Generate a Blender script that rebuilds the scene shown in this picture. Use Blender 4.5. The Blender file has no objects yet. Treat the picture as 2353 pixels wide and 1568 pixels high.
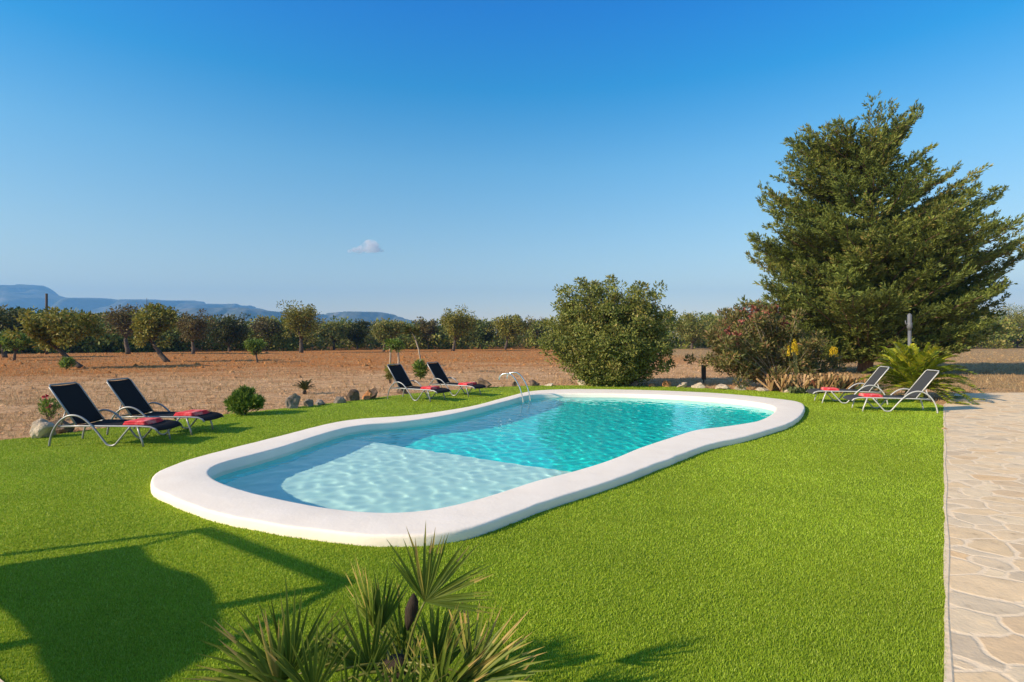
import bpy, bmesh, math
import numpy as np
from mathutils import Vector, Matrix

R = math.radians
sc = bpy.context.scene
C = sc.collection

# ------------------------------------------------------------------ camera
CAMH, F, HX, HY = 1.75, 1250.0, 1176.5, 778.0      # eye height, focal length and horizon in pixels of a 2353 px wide frame
cam = bpy.data.objects.new('camera', bpy.data.cameras.new('camera'))
C.objects.link(cam); sc.camera = cam
cam.location = (0, 0, CAMH); cam.rotation_euler = (R(90), 0, 0)
cam.data.sensor_width = 36; cam.data.lens = 36*F/2353
cam.data.shift_y = -(784-HY)/2353
cam.data.clip_start = 0.05; cam.data.clip_end = 30000

# ------------------------------------------------------------------ light
SUN_EL, SUN_AZ = 27.0, 25.0        # shadows run along (cos az, sin az)
SD = np.array([math.cos(R(SUN_AZ)), math.sin(R(SUN_AZ))])
light = Vector((SD[0], SD[1], -math.tan(R(SUN_EL)))).normalized()
sl = bpy.data.lights.new('sun', 'SUN'); sl.energy = 4.8; sl.angle = R(0.5); sl.color = (1.0, .79, .55)
sun = bpy.data.objects.new('sun', sl); C.objects.link(sun)
sun.rotation_euler = light.to_track_quat('-Z', 'Y').to_euler()
sl.cycles.is_caustics_light = True

world = bpy.data.worlds.new('World'); sc.world = world; world.use_nodes = True
wn = world.node_tree
bg = wn.nodes['Background']; bg.inputs['Strength'].default_value = 0.10
sky = wn.nodes.new('ShaderNodeTexSky'); sky.sky_type = 'NISHITA'; sky.sun_disc = False
sky.sun_elevation = R(SUN_EL)
sky.sun_rotation = math.atan2(-SD[0], -SD[1])
sky.air_density = 1.0; sky.dust_density = 0.3; sky.ozone_density = 2.0; sky.altitude = 0
# deeper blue higher up, as this sky has; unseen zenith brightened as fill
tc = wn.nodes.new('ShaderNodeTexCoord')
sep = wn.nodes.new('ShaderNodeSeparateXYZ'); wn.links.new(tc.outputs['Generated'], sep.inputs[0])
rp = wn.nodes.new('ShaderNodeValToRGB'); wn.links.new(sep.outputs['Z'], rp.inputs[0])
SKYR = [(0.0, (1.7, 1.28, .95)), (.094, (1.55, 1.32, 1.02)), (.296, (.72, 1.33, 1.4)), (.415, (.08, 1.12, 1.55)), (.523, (.0, .93, 1.78)), (.72, (.9, 1.0, 1.1)), (1.0, (1.5, 1.25, 1.0))]
el = rp.color_ramp.elements
for k, (p, c) in enumerate(SKYR):
    e = el[k] if k < 2 else el.new(p)
    e.position = p; e.color = (*c, 1)
mx = wn.nodes.new('ShaderNodeMix'); mx.data_type = 'RGBA'; mx.blend_type = 'MULTIPLY'; mx.inputs[0].default_value = 1
wn.links.new(sky.outputs[0], mx.inputs[6]); wn.links.new(rp.outputs[0], mx.inputs[7])
wn.links.new(mx.outputs[2], bg.inputs[0])

sc.view_settings.view_transform = 'Standard'; sc.view_settings.look = 'None'
sc.view_settings.exposure = 0.42; sc.view_settings.gamma = 1.0
sc.cycles.use_denoising = True
sc.cycles.caustics_refractive = True; sc.cycles.caustics_reflective = False
sc.cycles.sample_clamp_indirect = 6
sc.cycles.max_bounces = 10; sc.cycles.transmission_bounces = 8; sc.cycles.transparent_max_bounces = 8
sc.cycles.volume_bounces = 6

# ------------------------------------------------------------------ helpers
def at(px, py, z=0.0):
    """the point of the level z that is seen at a pixel of the 2353 px wide photograph"""
    Y = (CAMH-z)*F/(py-HY)
    return np.array([(px-HX)/F*Y, Y, z])
def pt(px, py, Y):
    return np.array([(px-HX)/F*Y, Y, CAMH-(py-HY)/F*Y])
def through_water(px, py, zw, zf):
    """where a view ray ends on the level zf after bending at the water level zw"""
    s = at(px, py, zw); d = s-np.array([0, 0, CAMH]); d /= np.linalg.norm(d)
    h = d[:2]/1.2; v = -math.sqrt(1-h@h)
    t = (zf-zw)/v
    return np.array([s[0]+h[0]*t, s[1]+h[1]*t, zf])

def tag(o, label, cat, group=None):
    o['label'] = label; o['category'] = cat
    if group: o['group'] = group
    return o
def struct(o, kind='structure'):
    o['kind'] = kind; return o
def empty(name, loc, rz=0):
    o = bpy.data.objects.new(name, None); C.objects.link(o)
    o.location = [float(v) for v in loc]; o.rotation_euler = (0, 0, rz); o.empty_display_size = .2
    return o
def thing(name, label, cat, loc=(0, 0, 0), rz=0, group=None):
    return tag(empty(name, loc, rz), label, cat, group)

def mesh_np(name, v, f, mat, parent=None, rnd=None, smooth=False):
    v = np.asarray(v, np.float32); f = np.asarray(f, np.int32); k = f.shape[1]
    me = bpy.data.meshes.new(name)
    me.vertices.add(len(v)); me.vertices.foreach_set('co', v.ravel())
    me.loops.add(f.size); me.loops.foreach_set('vertex_index', f.ravel())
    me.polygons.add(len(f)); me.polygons.foreach_set('loop_start', np.arange(0, f.size, k, dtype=np.int32))
    me.update(calc_edges=True)
    if rnd is not None:
        a = me.attributes.new('rnd', 'FLOAT', 'FACE'); a.data.foreach_set('value', np.asarray(rnd, np.float32))
    if smooth: me.polygons.foreach_set('use_smooth', np.ones(len(f), bool))
    me.materials.append(mat)
    o = bpy.data.objects.new(name, me); C.objects.link(o); o.parent = parent
    return o

class MB:
    def __init__(s): s.v, s.f, s.sm = [], [], []
    def add(s, v, f, smooth=False):
        n = len(s.v); s.v += [tuple(map(float, p)) for p in v]; s.f += [tuple(i+n for i in q) for q in f]; s.sm += [smooth]*len(f)
        return s
    def tube(s, pts, r, n=8, cap=True):
        pts = [Vector(p) for p in pts]; m = len(pts)
        rs = r if hasattr(r, '__len__') else [r]*m
        v = []; up = None
        for i, p in enumerate(pts):
            t = (pts[min(i+1, m-1)]-pts[max(i-1, 0)]).normalized()
            if up is None:
                up = Vector((0, 0, 1)) if abs(t.z) < .9 else Vector((1, 0, 0))
            a = (up-t*up.dot(t))
            if a.length < 1e-5: a = t.orthogonal()
            a.normalize(); up = a; b = t.cross(a)
            for k in range(n):
                w = 2*math.pi*k/n
                v.append(p+(a*math.cos(w)+b*math.sin(w))*rs[i])
        f = [(i*n+k, i*n+(k+1) % n, (i+1)*n+(k+1) % n, (i+1)*n+k) for i in range(m-1) for k in range(n)]
        if cap: f += [tuple(range(n-1, -1, -1)), tuple((m-1)*n+k for k in range(n))]
        return s.add(v, f, True)
    def box(s, c, size, rot=None):
        hx, hy, hz = [q/2 for q in size]; M = rot or Matrix.Identity(3)
        v = [M @ Vector((x*hx, y*hy, z*hz))+Vector(c) for x in (-1, 1) for y in (-1, 1) for z in (-1, 1)]
        return s.add(v, [(0, 1, 3, 2), (4, 6, 7, 5), (0, 4, 5, 1), (2, 3, 7, 6), (0, 2, 6, 4), (1, 5, 7, 3)])
    def build(s, name, mat, parent=None, bevel=0, sub=0):
        me = bpy.data.meshes.new(name); me.from_pydata(s.v, [], s.f)
        me.polygons.foreach_set('use_smooth', s.sm); me.materials.append(mat)
        o = bpy.data.objects.new(name, me); C.objects.link(o); o.parent = parent
        if bevel:
            m = o.modifiers.new('b', 'BEVEL'); m.width = bevel; m.segments = 2; m.limit_method = 'ANGLE'
        if sub:
            m = o.modifiers.new('s', 'SUBSURF'); m.levels = m.render_levels = sub
        return o
def copy_tree(o, parent=None):
    c = o.copy(); C.objects.link(c); c.parent = parent
    for ch in list(o.children): copy_tree(ch, c)
    return c

def spline(P, n=16, closed=False):
    P = np.asarray(P, float); m = len(P); out = []
    g = (lambda i: P[i % m]) if closed else (lambda i: P[min(max(i, 0), m-1)])
    for i in range(m if closed else m-1):
        p0, p1, p2, p3 = g(i-1), g(i), g(i+1), g(i+2)
        for t in np.linspace(0, 1, n, endpoint=False):
            out.append(.5*((2*p1)+(-p0+p2)*t+(2*p0-5*p1+4*p2-p3)*t*t+(-p0+3*p1-3*p2+p3)*t**3))
    if not closed: out.append(P[-1])
    return np.array(out)
def resample(P, n, closed=True):
    Q = np.vstack([P, P[:1]]) if closed else P
    s = np.r_[0, np.cumsum(np.linalg.norm(np.diff(Q, axis=0), axis=1))]
    t = np.linspace(0, s[-1], n, endpoint=not closed)
    return np.stack([np.interp(t, s, Q[:, k]) for k in range(Q.shape[1])], 1)
def smooth_closed(P, it):
    for _ in range(it): P = .5*P+.25*(np.roll(P, 1, 0)+np.roll(P, -1, 0))
    return P
def inside(pts, poly):
    x, y = pts[:, 0], pts[:, 1]; r = np.zeros(len(pts), bool)
    for (x0, y0), (x1, y1) in zip(poly, np.roll(poly, -1, 0)):
        c = ((y0 > y) != (y1 > y)); xi = (x1-x0)*(y-y0)/((y1-y0) if y1 != y0 else 1e-9)+x0
        r ^= c & (x < xi)
    return r
def filled(name, loops, z, mat):
    bm = bmesh.new(); ed = []
    for L in loops:
        vs = [bm.verts.new((float(p[0]), float(p[1]), z)) for p in L]
        ed += [bm.edges.new((vs[i], vs[(i+1) % len(vs)])) for i in range(len(vs))]
    bmesh.ops.triangle_fill(bm, use_beauty=True, use_dissolve=False, edges=ed)
    bmesh.ops.recalc_face_normals(bm, faces=bm.faces)
    if bm.faces and sum(f.normal.z for f in bm.faces) < 0: bmesh.ops.reverse_faces(bm, faces=bm.faces)
    me = bpy.data.meshes.new(name); bm.to_mesh(me); bm.free(); me.materials.append(mat)
    o = bpy.data.objects.new(name, me); C.objects.link(o); return o

# ------------------------------------------------------------------ materials
class NT:
    def __init__(s, name):
        s.m = bpy.data.materials.new(name); s.m.use_nodes = True; s.t = s.m.node_tree; s.b = s.t.nodes['Principled BSDF']
        s.out = s.t.nodes['Material Output']
    def n(s, kind, **kw):
        x = s.t.nodes.new(kind)
        for k, v in kw.items():
            if k in x.inputs.keys(): x.inputs[k].default_value = v
            else: setattr(x, k, v)
        return x
    def l(s, a, b): s.t.links.new(a, b)
    def pos(s, scale=(1, 1, 1)):
        g = s.n('ShaderNodeNewGeometry'); m = s.n('ShaderNodeMapping'); m.inputs['Scale'].default_value = scale
        s.l(g.outputs['Position'], m.inputs[0]); return m.outputs[0]
    def obj(s, scale=(1, 1, 1)):
        g = s.n('ShaderNodeTexCoord'); m = s.n('ShaderNodeMapping'); m.inputs['Scale'].default_value = scale
        s.l(g.outputs['Object'], m.inputs[0]); return m.outputs[0]
    def noise(s, vec, scale, detail=4, rough=.6):
        x = s.n('ShaderNodeTexNoise', Scale=scale, Detail=detail, Roughness=rough); s.l(vec, x.inputs['Vector']); return x.outputs['Fac']
    def ramp(s, fac, stops, interp='LINEAR'):
        r = s.n('ShaderNodeValToRGB'); e = r.color_ramp.elements; r.color_ramp.interpolation = interp
        for k, (p, c) in enumerate(stops):
            q = e[k] if k < 2 else e.new(p)
            q.position = p; q.color = (*c, 1) if len(c) == 3 else c
        s.l(fac, r.inputs[0]); return r.outputs[0]
    def mix(s, f, a, b, mode='MIX'):
        m = s.n('ShaderNodeMix', data_type='RGBA', blend_type=mode)
        for sock, v in ((m.inputs[0], f), (m.inputs[6], a), (m.inputs[7], b)):
            if hasattr(v, 'is_linked'): s.l(v, sock)
            else: sock.default_value = v if not isinstance(v, tuple) else (*v, 1)
        return m.outputs[2]
    def math(s, op, a, b=0.0, clamp=False):
        m = s.n('ShaderNodeMath', operation=op, use_clamp=clamp)
        for sock, v in ((m.inputs[0], a), (m.inputs[1], b)):
            if hasattr(v, 'is_linked'): s.l(v, sock)
            else: sock.default_value = v
        return m.outputs[0]
    def bump(s, h, strength, dist):
        b = s.n('ShaderNodeBump', Strength=strength, Distance=dist); s.l(h, b.inputs['Height']); s.l(b.outputs[0], s.b.inputs['Normal']); return b
    def set(s, **kw):
        for k, v in kw.items():
            k = k.replace('_', ' ')
            if hasattr(v, 'is_linked'): s.l(v, s.b.inputs[k])
            else: s.b.inputs[k].default_value = (*v, 1) if isinstance(v, tuple) and len(v) == 3 else v
        return s

def leaf_mat(name, stops, noise_scale=1.2, trans=.25, rough=.55, var=.35):
    """leaves: a colour per leaf from a random value, with patches of paler and deeper growth"""
    t = NT(name)
    a = t.n('ShaderNodeAttribute', attribute_name='rnd')
    col = t.ramp(a.outputs['Fac'], stops)
    nz = t.noise(t.pos(), noise_scale, 3)
    col = t.mix(1.0, col, t.ramp(nz, [(.3, (1-var,)*3), (.7, (1+var,)*3)]), 'MULTIPLY')
    t.set(Base_Color=col, Roughness=rough); t.b.inputs['Specular IOR Level'].default_value = .3
    tr = t.n('ShaderNodeBsdfTranslucent'); t.l(col, tr.inputs[0])
    ms = t.n('ShaderNodeMixShader'); ms.inputs[0].default_value = trans
    t.l(t.b.outputs[0], ms.inputs[1]); t.l(tr.outputs[0], ms.inputs[2]); t.l(ms.outputs[0], t.out.inputs[0])
    return t.m

def bark_mat(name, c0, c1):
    t = NT(name); v = t.pos((6, 6, 1.5)); n = t.noise(v, 3, 6)
    t.set(Base_Color=t.ramp(n, [(.3, c0), (.7, c1)]), Roughness=.9); t.bump(n, .8, .03); return t.m

M = {}
# field: orange ploughed soil far, straw-brown litter near the lawn
t = NT('field_soil')
p = t.pos(); gsep = t.n('ShaderNodeSeparateXYZ'); g2 = t.n('ShaderNodeNewGeometry'); t.l(g2.outputs['Position'], gsep.inputs[0])
n_big = t.noise(t.pos((.10, .22, 1)), 1.0, 4); n_mid = t.noise(t.pos((.7, 1.6, 1)), 1.0, 6, .7); n_fine = t.noise(p, 7, 6, .75)
zone = t.math('SUBTRACT', gsep.outputs['Y'], t.math('MULTIPLY', gsep.outputs['X'], .55))
zone = t.math('ADD', zone, t.math('MULTIPLY', t.math('SUBTRACT', n_big, .5), 30.0))
zone = t.math('MULTIPLY', t.math('SUBTRACT', zone, 28.0), .08, True)
soil = t.ramp(n_mid, [(.25, (.30, .115, .038)), (.45, (.47, .195, .062)), (.6, (.55, .27, .10)), (.8, (.62, .39, .18))])
straw = t.ramp(n_mid, [(.24, (.30, .155, .075)), (.42, (.54, .32, .165)), (.56, (.70, .47, .28)), (.74, (.50, .235, .105))])
base = t.mix(zone, straw, soil)
east = t.math('MULTIPLY', t.math('SUBTRACT', gsep.outputs['X'], 13.0), .2, True)
dry = t.ramp(n_mid, [(.2, (.30, .19, .10)), (.5, (.46, .31, .17)), (.68, (.38, .30, .13)), (.8, (.52, .36, .2))])
base = t.mix(east, base, dry)
base = t.mix(1.0, base, t.ramp(n_fine, [(.3, (.45, .42, .40)), (.48, (.95, .95, .95)), (.7, (1.45, 1.42, 1.36))]), 'MULTIPLY')
n_str = t.noise(t.pos((1.1, 3.2, 1)), 2.2, 5, .8)
base = t.mix(1.0, base, t.ramp(n_str, [(.30, (.50, .43, .40)), (.46, (.92, .88, .86)), (.55, (1.05, 1.04, 1.0)), (.70, (1.45, 1.45, 1.42))]), 'MULTIPLY')
t.set(Base_Color=base, Roughness=.95); t.b.inputs['Specular IOR Level'].default_value = .1
t.bump(t.math('ADD', n_fine, n_mid), 1.0, .10); M['field'] = t.m
# lawn backing + blades
t = NT('lawn_backing'); nb = t.noise(t.pos(), .55, 3); nf = t.noise(t.pos(), 60, 3, .8); nm = t.noise(t.pos(), 9, 3)
c = t.ramp(nf, [(.3, (.13, .19, .010)), (.5, (.25, .33, .016)), (.7, (.36, .44, .026))])
c = t.mix(1.0, c, t.ramp(nb, [(.3, (.80, .85, .88)), (.7, (1.2, 1.13, 1.1))]), 'MULTIPLY')
nb2 = t.noise(t.pos((1, .5, 1)), .22, 2)
c = t.mix(1.0, c, t.ramp(nb2, [(.35, (.84, .88, .9)), (.65, (1.14, 1.1, 1.05))]), 'MULTIPLY')
c = t.mix(1.0, c, t.ramp(nm, [(.3, (.9, .93, .95)), (.7, (1.08, 1.06, 1.05))]), 'MULTIPLY')
t.set(Base_Color=c, Roughness=.8); t.b.inputs['Specular IOR Level'].default_value = .15; t.bump(nf, .6, .02); M['lawn'] = t.m
M['blade'] = leaf_mat('grass_blade', [(0, (0.215, 0.330, 0.017)), (.45, (0.306, 0.454, 0.026)), (.8, (0.388, 0.530, 0.045)), (1, (0.469, 0.589, 0.121))], .45, .3, .6, .16)
# coping / plaster
t = NT('white_plaster'); n1 = t.noise(t.pos(), 2.5, 5); n2 = t.noise(t.pos(), 30, 4)
t.set(Base_Color=t.ramp(n1, [(.3, (.86, .785, .69)), (.55, (.90, .83, .735)), (.75, (.92, .85, .765))]), Roughness=.8); t.bump(t.math('ADD', n1, t.math('MULTIPLY', n2, .25)), .3, .03); M['coping'] = t.m
t = NT('pool_plaster'); n1 = t.noise(t.pos(), 3, 4)
t.set(Base_Color=t.ramp(n1, [(.3, (.74, .95, .88)), (.7, (.82, .98, .91))]), Roughness=.7); M['shelf'] = t.m
t = NT('pool_paint'); n1 = t.noise(t.pos(), 1.2, 4)
t.set(Base_Color=t.ramp(n1, [(.3, (.001, .78, .77)), (.7, (.003, .83, .82))]), Roughness=.7); M['basin'] = t.m
t = NT('pool_water'); gl = t.n('ShaderNodeBsdfGlass'); gl.inputs['Color'].default_value = (.86, 1, 1, 1); gl.inputs['IOR'].default_value = 1.2; gl.inputs['Roughness'].default_value = 0
t.t.nodes.remove(t.b); t.l(gl.outputs[0], t.out.inputs[0]); M['water'] = t.m
# flagstones
t = NT('flagstone')
wob = t.n('ShaderNodeTexNoise', Scale=1.8, Detail=2); t.l(t.pos(), wob.inputs['Vector'])
vm = t.n('ShaderNodeVectorMath', operation='SCALE'); t.l(wob.outputs['Color'], vm.inputs[0]); vm.inputs['Scale'].default_value = .35
va = t.n('ShaderNodeVectorMath', operation='ADD'); t.l(t.pos((1, 1.25, 1)), va.inputs[0]); t.l(vm.outputs[0], va.inputs[1])
v1 = t.n('ShaderNodeTexVoronoi', Scale=2.9, feature='DISTANCE_TO_EDGE'); v1.inputs['Randomness'].default_value = .95; t.l(va.outputs[0], v1.inputs['Vector'])
v2 = t.n('ShaderNodeTexVoronoi', Scale=2.9); v2.inputs['Randomness'].default_value = .95; t.l(va.outputs[0], v2.inputs['Vector'])
sepc = t.n('ShaderNodeSeparateColor'); t.l(v2.outputs['Color'], sepc.inputs[0])
stone = t.ramp(sepc.outputs[0], [(0, (.76, .58, .36)), (.3, (.82, .63, .40)), (.5, (.68, .56, .40)), (.7, (.84, .68, .46)), (.86, (.60, .49, .35)), (1, (.80, .56, .31))])
n1 = t.noise(t.pos((1, 1, 1)), 5, 6, .7); n2 = t.noise(t.pos(), 40, 4)
stone = t.mix(1.0, stone, t.ramp(n1, [(.27, (.55, .50, .45)), (.42, (.93, .92, .90)), (.58, (1.04, 1.02, .99)), (.74, (1.22, 1.13, .98))]), 'MULTIPLY')
edge = t.math('ADD', v1.outputs['Distance'], t.math('MULTIPLY', t.math('SUBTRACT', n1, .5), .13))
jm = t.math('MULTIPLY', t.math('SUBTRACT', edge, .022), 22.0, True)
col = t.mix(jm, (.86, .69, .48), stone)
t.set(Base_Color=col, Roughness=.85)
t.bump(t.math('ADD', t.math('MULTIPLY', jm, .28), t.math('ADD', t.math('MULTIPLY', n1, .7), t.math('MULTIPLY', n2, .16))), .5, .025); M['paving'] = t.m
t = NT('mortar_edge'); n1 = t.noise(t.pos(), 12, 5); t.set(Base_Color=t.ramp(n1, [(.3, (.68, .53, .36)), (.7, (.86, .70, .50))]), Roughness=.9); t.bump(n1, .6, .02); M['mortar'] = t.m
# hard goods
def plain(name, col, rough=.5, metal=0.0, bump=None):
    t = NT(name); n = t.noise(t.obj(), 25, 4)
    t.set(Base_Color=t.ramp(n, [(.3, tuple(q*.88 for q in col)), (.7, tuple(min(1, q*1.1) for q in col))]), Roughness=rough, Metallic=metal)
    if bump: t.bump(t.noise(t.obj(), bump[0], 3), bump[1], bump[2])
    return t.m
M['alu'] = plain('grey_painted_aluminium', (.27, .29, .31), .38, .35)
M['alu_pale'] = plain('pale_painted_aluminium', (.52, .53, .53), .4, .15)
t = NT('sling_fabric'); w1 = t.n('ShaderNodeTexWave', Scale=160.0, bands_direction='X'); w2 = t.n('ShaderNodeTexWave', Scale=160.0, bands_direction='Y')
t.l(t.obj(), w1.inputs[0]); t.l(t.obj(), w2.inputs[0]); wv = t.math('ADD', w1.outputs['Fac'], w2.outputs['Fac'])
t.set(Base_Color=t.ramp(wv, [(.2, (.008, .008, .010)), (1.4, (.022, .022, .026))]), Roughness=.9); t.b.inputs['Specular IOR Level'].default_value = .12; t.bump(wv, .2, .002); M['sling'] = t.m
M['sling_sunlit'] = plain('sunlit_grey_sling_fabric', (.036, .040, .046), .85)  # sunlight on the dark mesh, put into a lighter grey
t = NT('red_towel'); n1 = t.noise(t.obj(), 9, 3); t.set(Base_Color=t.ramp(n1, [(.3, (.62, .030, .045)), (.52, (.74, .05, .07)), (.66, (.80, .30, .28))]), Roughness=.95); t.bump(t.noise(t.obj(), 120, 3), .5, .006); M['towel'] = t.m
M['steel'] = plain('polished_steel', (.72, .73, .74), .16, .9)
M['post'] = plain('grey_post_paint', (.13, .14, .16), .6, .1)
M['dark_wood'] = plain('weathered_dark_wood', (.06, .045, .035), .85)
M['cloth'] = plain('swing_cloth', (.35, .30, .24), .9)
def rock_mat(name, a, b, c):
    t = NT(name); n = t.noise(t.obj(), 5, 6, .7); v = t.noise(t.obj(), 1.5, 3)
    col = t.ramp(n, [(.28, a), (.5, b), (.72, c)]); col = t.mix(1.0, col, t.ramp(v, [(.35, (.75, .74, .72)), (.65, (1.15, 1.12, 1.1))]), 'MULTIPLY')
    t.set(Base_Color=col, Roughness=.95); t.bump(t.noise(t.obj(), 14, 6, .75), 1.0, .05); return t.m
M['rock_grey'] = rock_mat('grey_rock', (.14, .12, .10), (.26, .23, .20), (.42, .38, .33))
M['rock_pale'] = rock_mat('pale_rock', (.40, .33, .25), (.60, .52, .42), (.74, .66, .56))
M['rock_orange'] = rock_mat('orange_rock', (.35, .14, .05), (.55, .26, .11), (.62, .38, .2))
M['rock_brown'] = rock_mat('brown_rock', (.08, .055, .04), (.17, .12, .09), (.30, .22, .16))
M['bark'] = bark_mat('grey_bark', (.045, .035, .028), (.13, .10, .08))
M['bark_red'] = bark_mat('reddish_bark', (.09, .05, .035), (.22, .14, .10))
M['pale_stem'] = bark_mat('pale_stem', (.28, .22, .16), (.48, .40, .31))
M['cypress'] = leaf_mat('cypress_sprays', [(0, (0.075, 0.112, 0.023)), (.5, (0.144, 0.189, 0.037)), (.85, (0.212, 0.244, 0.048)), (.95, (0.302, 0.231, 0.078)), (1, (0.466, 0.322, 0.131))], .9, .15, .6, .3)
M['olive'] = leaf_mat('olive_leaves', [(0, (0.087, 0.119, 0.025)), (.4, (0.167, 0.197, 0.041)), (.75, (0.261, 0.266, 0.066)), (.93, (0.306, 0.236, 0.062)), (1, (0.480, 0.440, 0.206))], 1.6, .2, .55, .3)
M['almond'] = leaf_mat('yellow_green_leaves', [(0, (0.106, 0.126, 0.025)), (.5, (0.214, 0.221, 0.038)), (.9, (0.334, 0.315, 0.057)), (1, (0.314, 0.205, 0.063))], .6, .25, .6, .35)
M['brown_leaf'] = leaf_mat('dry_brown_leaves', [(0, (.075, .066, .028)), (.5, (.150, .125, .052)), (.85, (.225, .175, .080)), (1, (.20, .20, .055))], .6, .2, .7, .3)
M['carob'] = leaf_mat('dark_green_leaves', [(0, (0.031, 0.046, 0.014)), (.5, (0.065, 0.084, 0.022)), (.9, (0.111, 0.121, 0.034)), (1, (0.156, 0.108, 0.036))], .5, .15, .55, .35)
M['fresh'] = leaf_mat('fresh_green_leaves', [(0, (0.066, 0.125, 0.020)), (.5, (0.132, 0.225, 0.031)), (1, (0.251, 0.330, 0.055))], 1.0, .3, .5, .25)
M['oleander'] = leaf_mat('oleander_leaves', [(0, (0.074, 0.095, 0.026)), (.45, (0.150, 0.155, 0.047)), (.8, (0.231, 0.187, 0.066)), (1, (0.283, 0.146, 0.079))], 1.3, .2, .55, .35)
M['flower_red'] = leaf_mat('faded_red_flowers', [(0, (.26, .07, .06)), (.6, (.36, .12, .09)), (1, (.42, .18, .13))], 2, .3)
M['flower_pink'] = leaf_mat('bright_red_flowers', [(0, (.45, .02, .05)), (1, (.60, .05, .12))], 2, .3)
M['flower_yellow'] = leaf_mat('yellow_flowers', [(0, (.60, .40, .01)), (1, (.80, .60, .02))], 2, .3)
M['cycad'] = leaf_mat('cycad_leaflets', [(0, (0.096, 0.154, 0.014)), (.5, (0.261, 0.324, 0.024)), (.85, (0.470, 0.470, 0.038)), (1, (0.661, 0.535, 0.060))], 2, .25, .4, .25)
M['aloe_tan'] = leaf_mat('tan_succulent_leaves', [(0, (.27, .16, .075)), (.4, (.40, .25, .12)), (.8, (.48, .34, .17)), (.9, (.24, .25, .07)), (1, (.30, .08, .07))], 2, .15, .5, .2)
M['aloe_green'] = leaf_mat('aloe_leaves', [(0, (.07, .10, .04)), (1, (.16, .19, .08))], 2, .15, .5, .2)
M['palm'] = leaf_mat('fan_palm_leaf', [(0, (0.055, 0.093, 0.014)), (.4, (0.115, 0.178, 0.022)), (.75, (0.217, 0.270, 0.041)), (.9, (0.465, 0.386, 0.093)), (1, (0.527, 0.371, 0.124))], 3, .38, .5, .2)
M['palm_stalk'] = leaf_mat('fan_palm_stalk', [(0, (.16, .17, .04)), (1, (.28, .24, .06))], 3, .1, .4, .2)
M['fibre'] = bark_mat('palm_fibre', (.012, .008, .005), (.055, .035, .02))
M['straw'] = leaf_mat('dry_grass_stalks', [(0, (.30, .19, .09)), (.6, (.46, .32, .17)), (1, (.56, .43, .25))], 1, .25, .8, .2)
M['wood_far'] = leaf_mat('far_wood_leaves', [(0, (0.062, 0.098, 0.023)), (.35, (0.128, 0.175, 0.033)), (.65, (0.218, 0.244, 0.045)), (.85, (0.280, 0.232, 0.074)), (1, (0.331, 0.256, 0.099))], .16, .15, .6, .5)
t = NT('hill_scrub'); n1 = t.noise(t.pos((.012, .012, .02)), 1.0, 6, .65)
t.set(Base_Color=t.ramp(n1, [(.3, (.035, .05, .03)), (.5, (.08, .09, .05)), (.72, (.26, .23, .18))]), Roughness=.95); M['hill'] = t.m

rng = np.random.default_rng(7)

# ------------------------------------------------------------------ outlines on the ground
COP = .10; WATER_Z = -.02
outer_px = [(339, 1108), (349, 1090), (404, 1064), (474, 1044), (580, 1018), (658, 998), (736, 978), (795, 966), (853, 960), (912, 957.5), (990, 949), (1088, 932), (1166, 912), (1223, 898.5),
            (1278, 895), (1353, 894), (1478, 896), (1603, 901), (1691, 906.5), (1750, 912), (1803, 918), (1835, 922), (1848, 931), (1846, 946), (1822, 968), (1773, 986), (1714, 1003), (1639, 1018),
            (1583, 1036), (1527, 1059), (1470, 1083), (1400, 1107), (1300, 1139), (1210, 1167), (1171, 1182), (1093, 1209), (1015, 1228), (897, 1231), (819, 1229), (741, 1220), (619, 1202), (502, 1177), (423, 1151), (368, 1133), (345, 1121)]
inner_px = [(476, 1084), (480, 1074), (509, 1063), (580, 1045), (658, 1024), (736, 998.5), (795, 982), (845, 974), (873, 971.5), (931, 967.5), (1009, 957), (1088, 940.5), (1166, 921), (1216, 908),
            (1262, 904.5), (1353, 904), (1478, 906), (1603, 912), (1691, 919), (1740, 925), (1770, 931), (1782, 938), (1776, 950), (1744, 967), (1700, 975), (1654, 982), (1602, 987),
            (1545, 1004), (1470, 1029), (1400, 1058), (1310, 1085), (1225, 1106), (1127, 1139), (1049, 1160), (970, 1175.5), (892, 1178.5), (814, 1175), (736, 1164.5), (658, 1149), (580, 1132), (521, 1114), (485, 1098)]
def outline(px, n):
    P = np.array([at(x, y, COP)[:2] for x, y in px])
    P = smooth_closed(resample(spline(P, 12, True), 400), 14)
    return resample(P, n)
NO = 260
OUT = outline(outer_px, NO); INN = outline(inner_px, NO)
# pair every outer point with the nearest inner one, kept in order
k0 = int(np.argmin(np.linalg.norm(INN-OUT[0], axis=1))); INN = np.roll(INN, -k0, 0)

lawn_back_px = [(-260, 1062), (-120, 1032), (0, 1012), (74, 1005), (150, 996), (260, 981), (400, 965), (517, 952), (551, 949.5), (651, 939), (751, 928), (826, 919), (889, 911), (1000, 899.5), (1127, 890), (1228, 886.3),
                (1328, 886), (1428, 887), (1553, 889), (1654, 894.5), (1743, 898), (1821, 900), (1877, 902), (1960, 905), (2050, 909), (2120, 918)]
LAWN = [at(x, y)[:2] for x, y in lawn_back_px]
edge_x = (2167-HX)/F
LAWN = resample(np.array(LAWN), 140, False).tolist()
LAWN += [[edge_x*y+.022+.008*math.sin(9*y), y] for y in np.r_[at(2167, 934)[1], np.arange(13.6, .2, -.25)]]
LAWN += [[-2.0, .2], [-12, 1.5]]
LAWN = np.array(LAWN)

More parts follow.
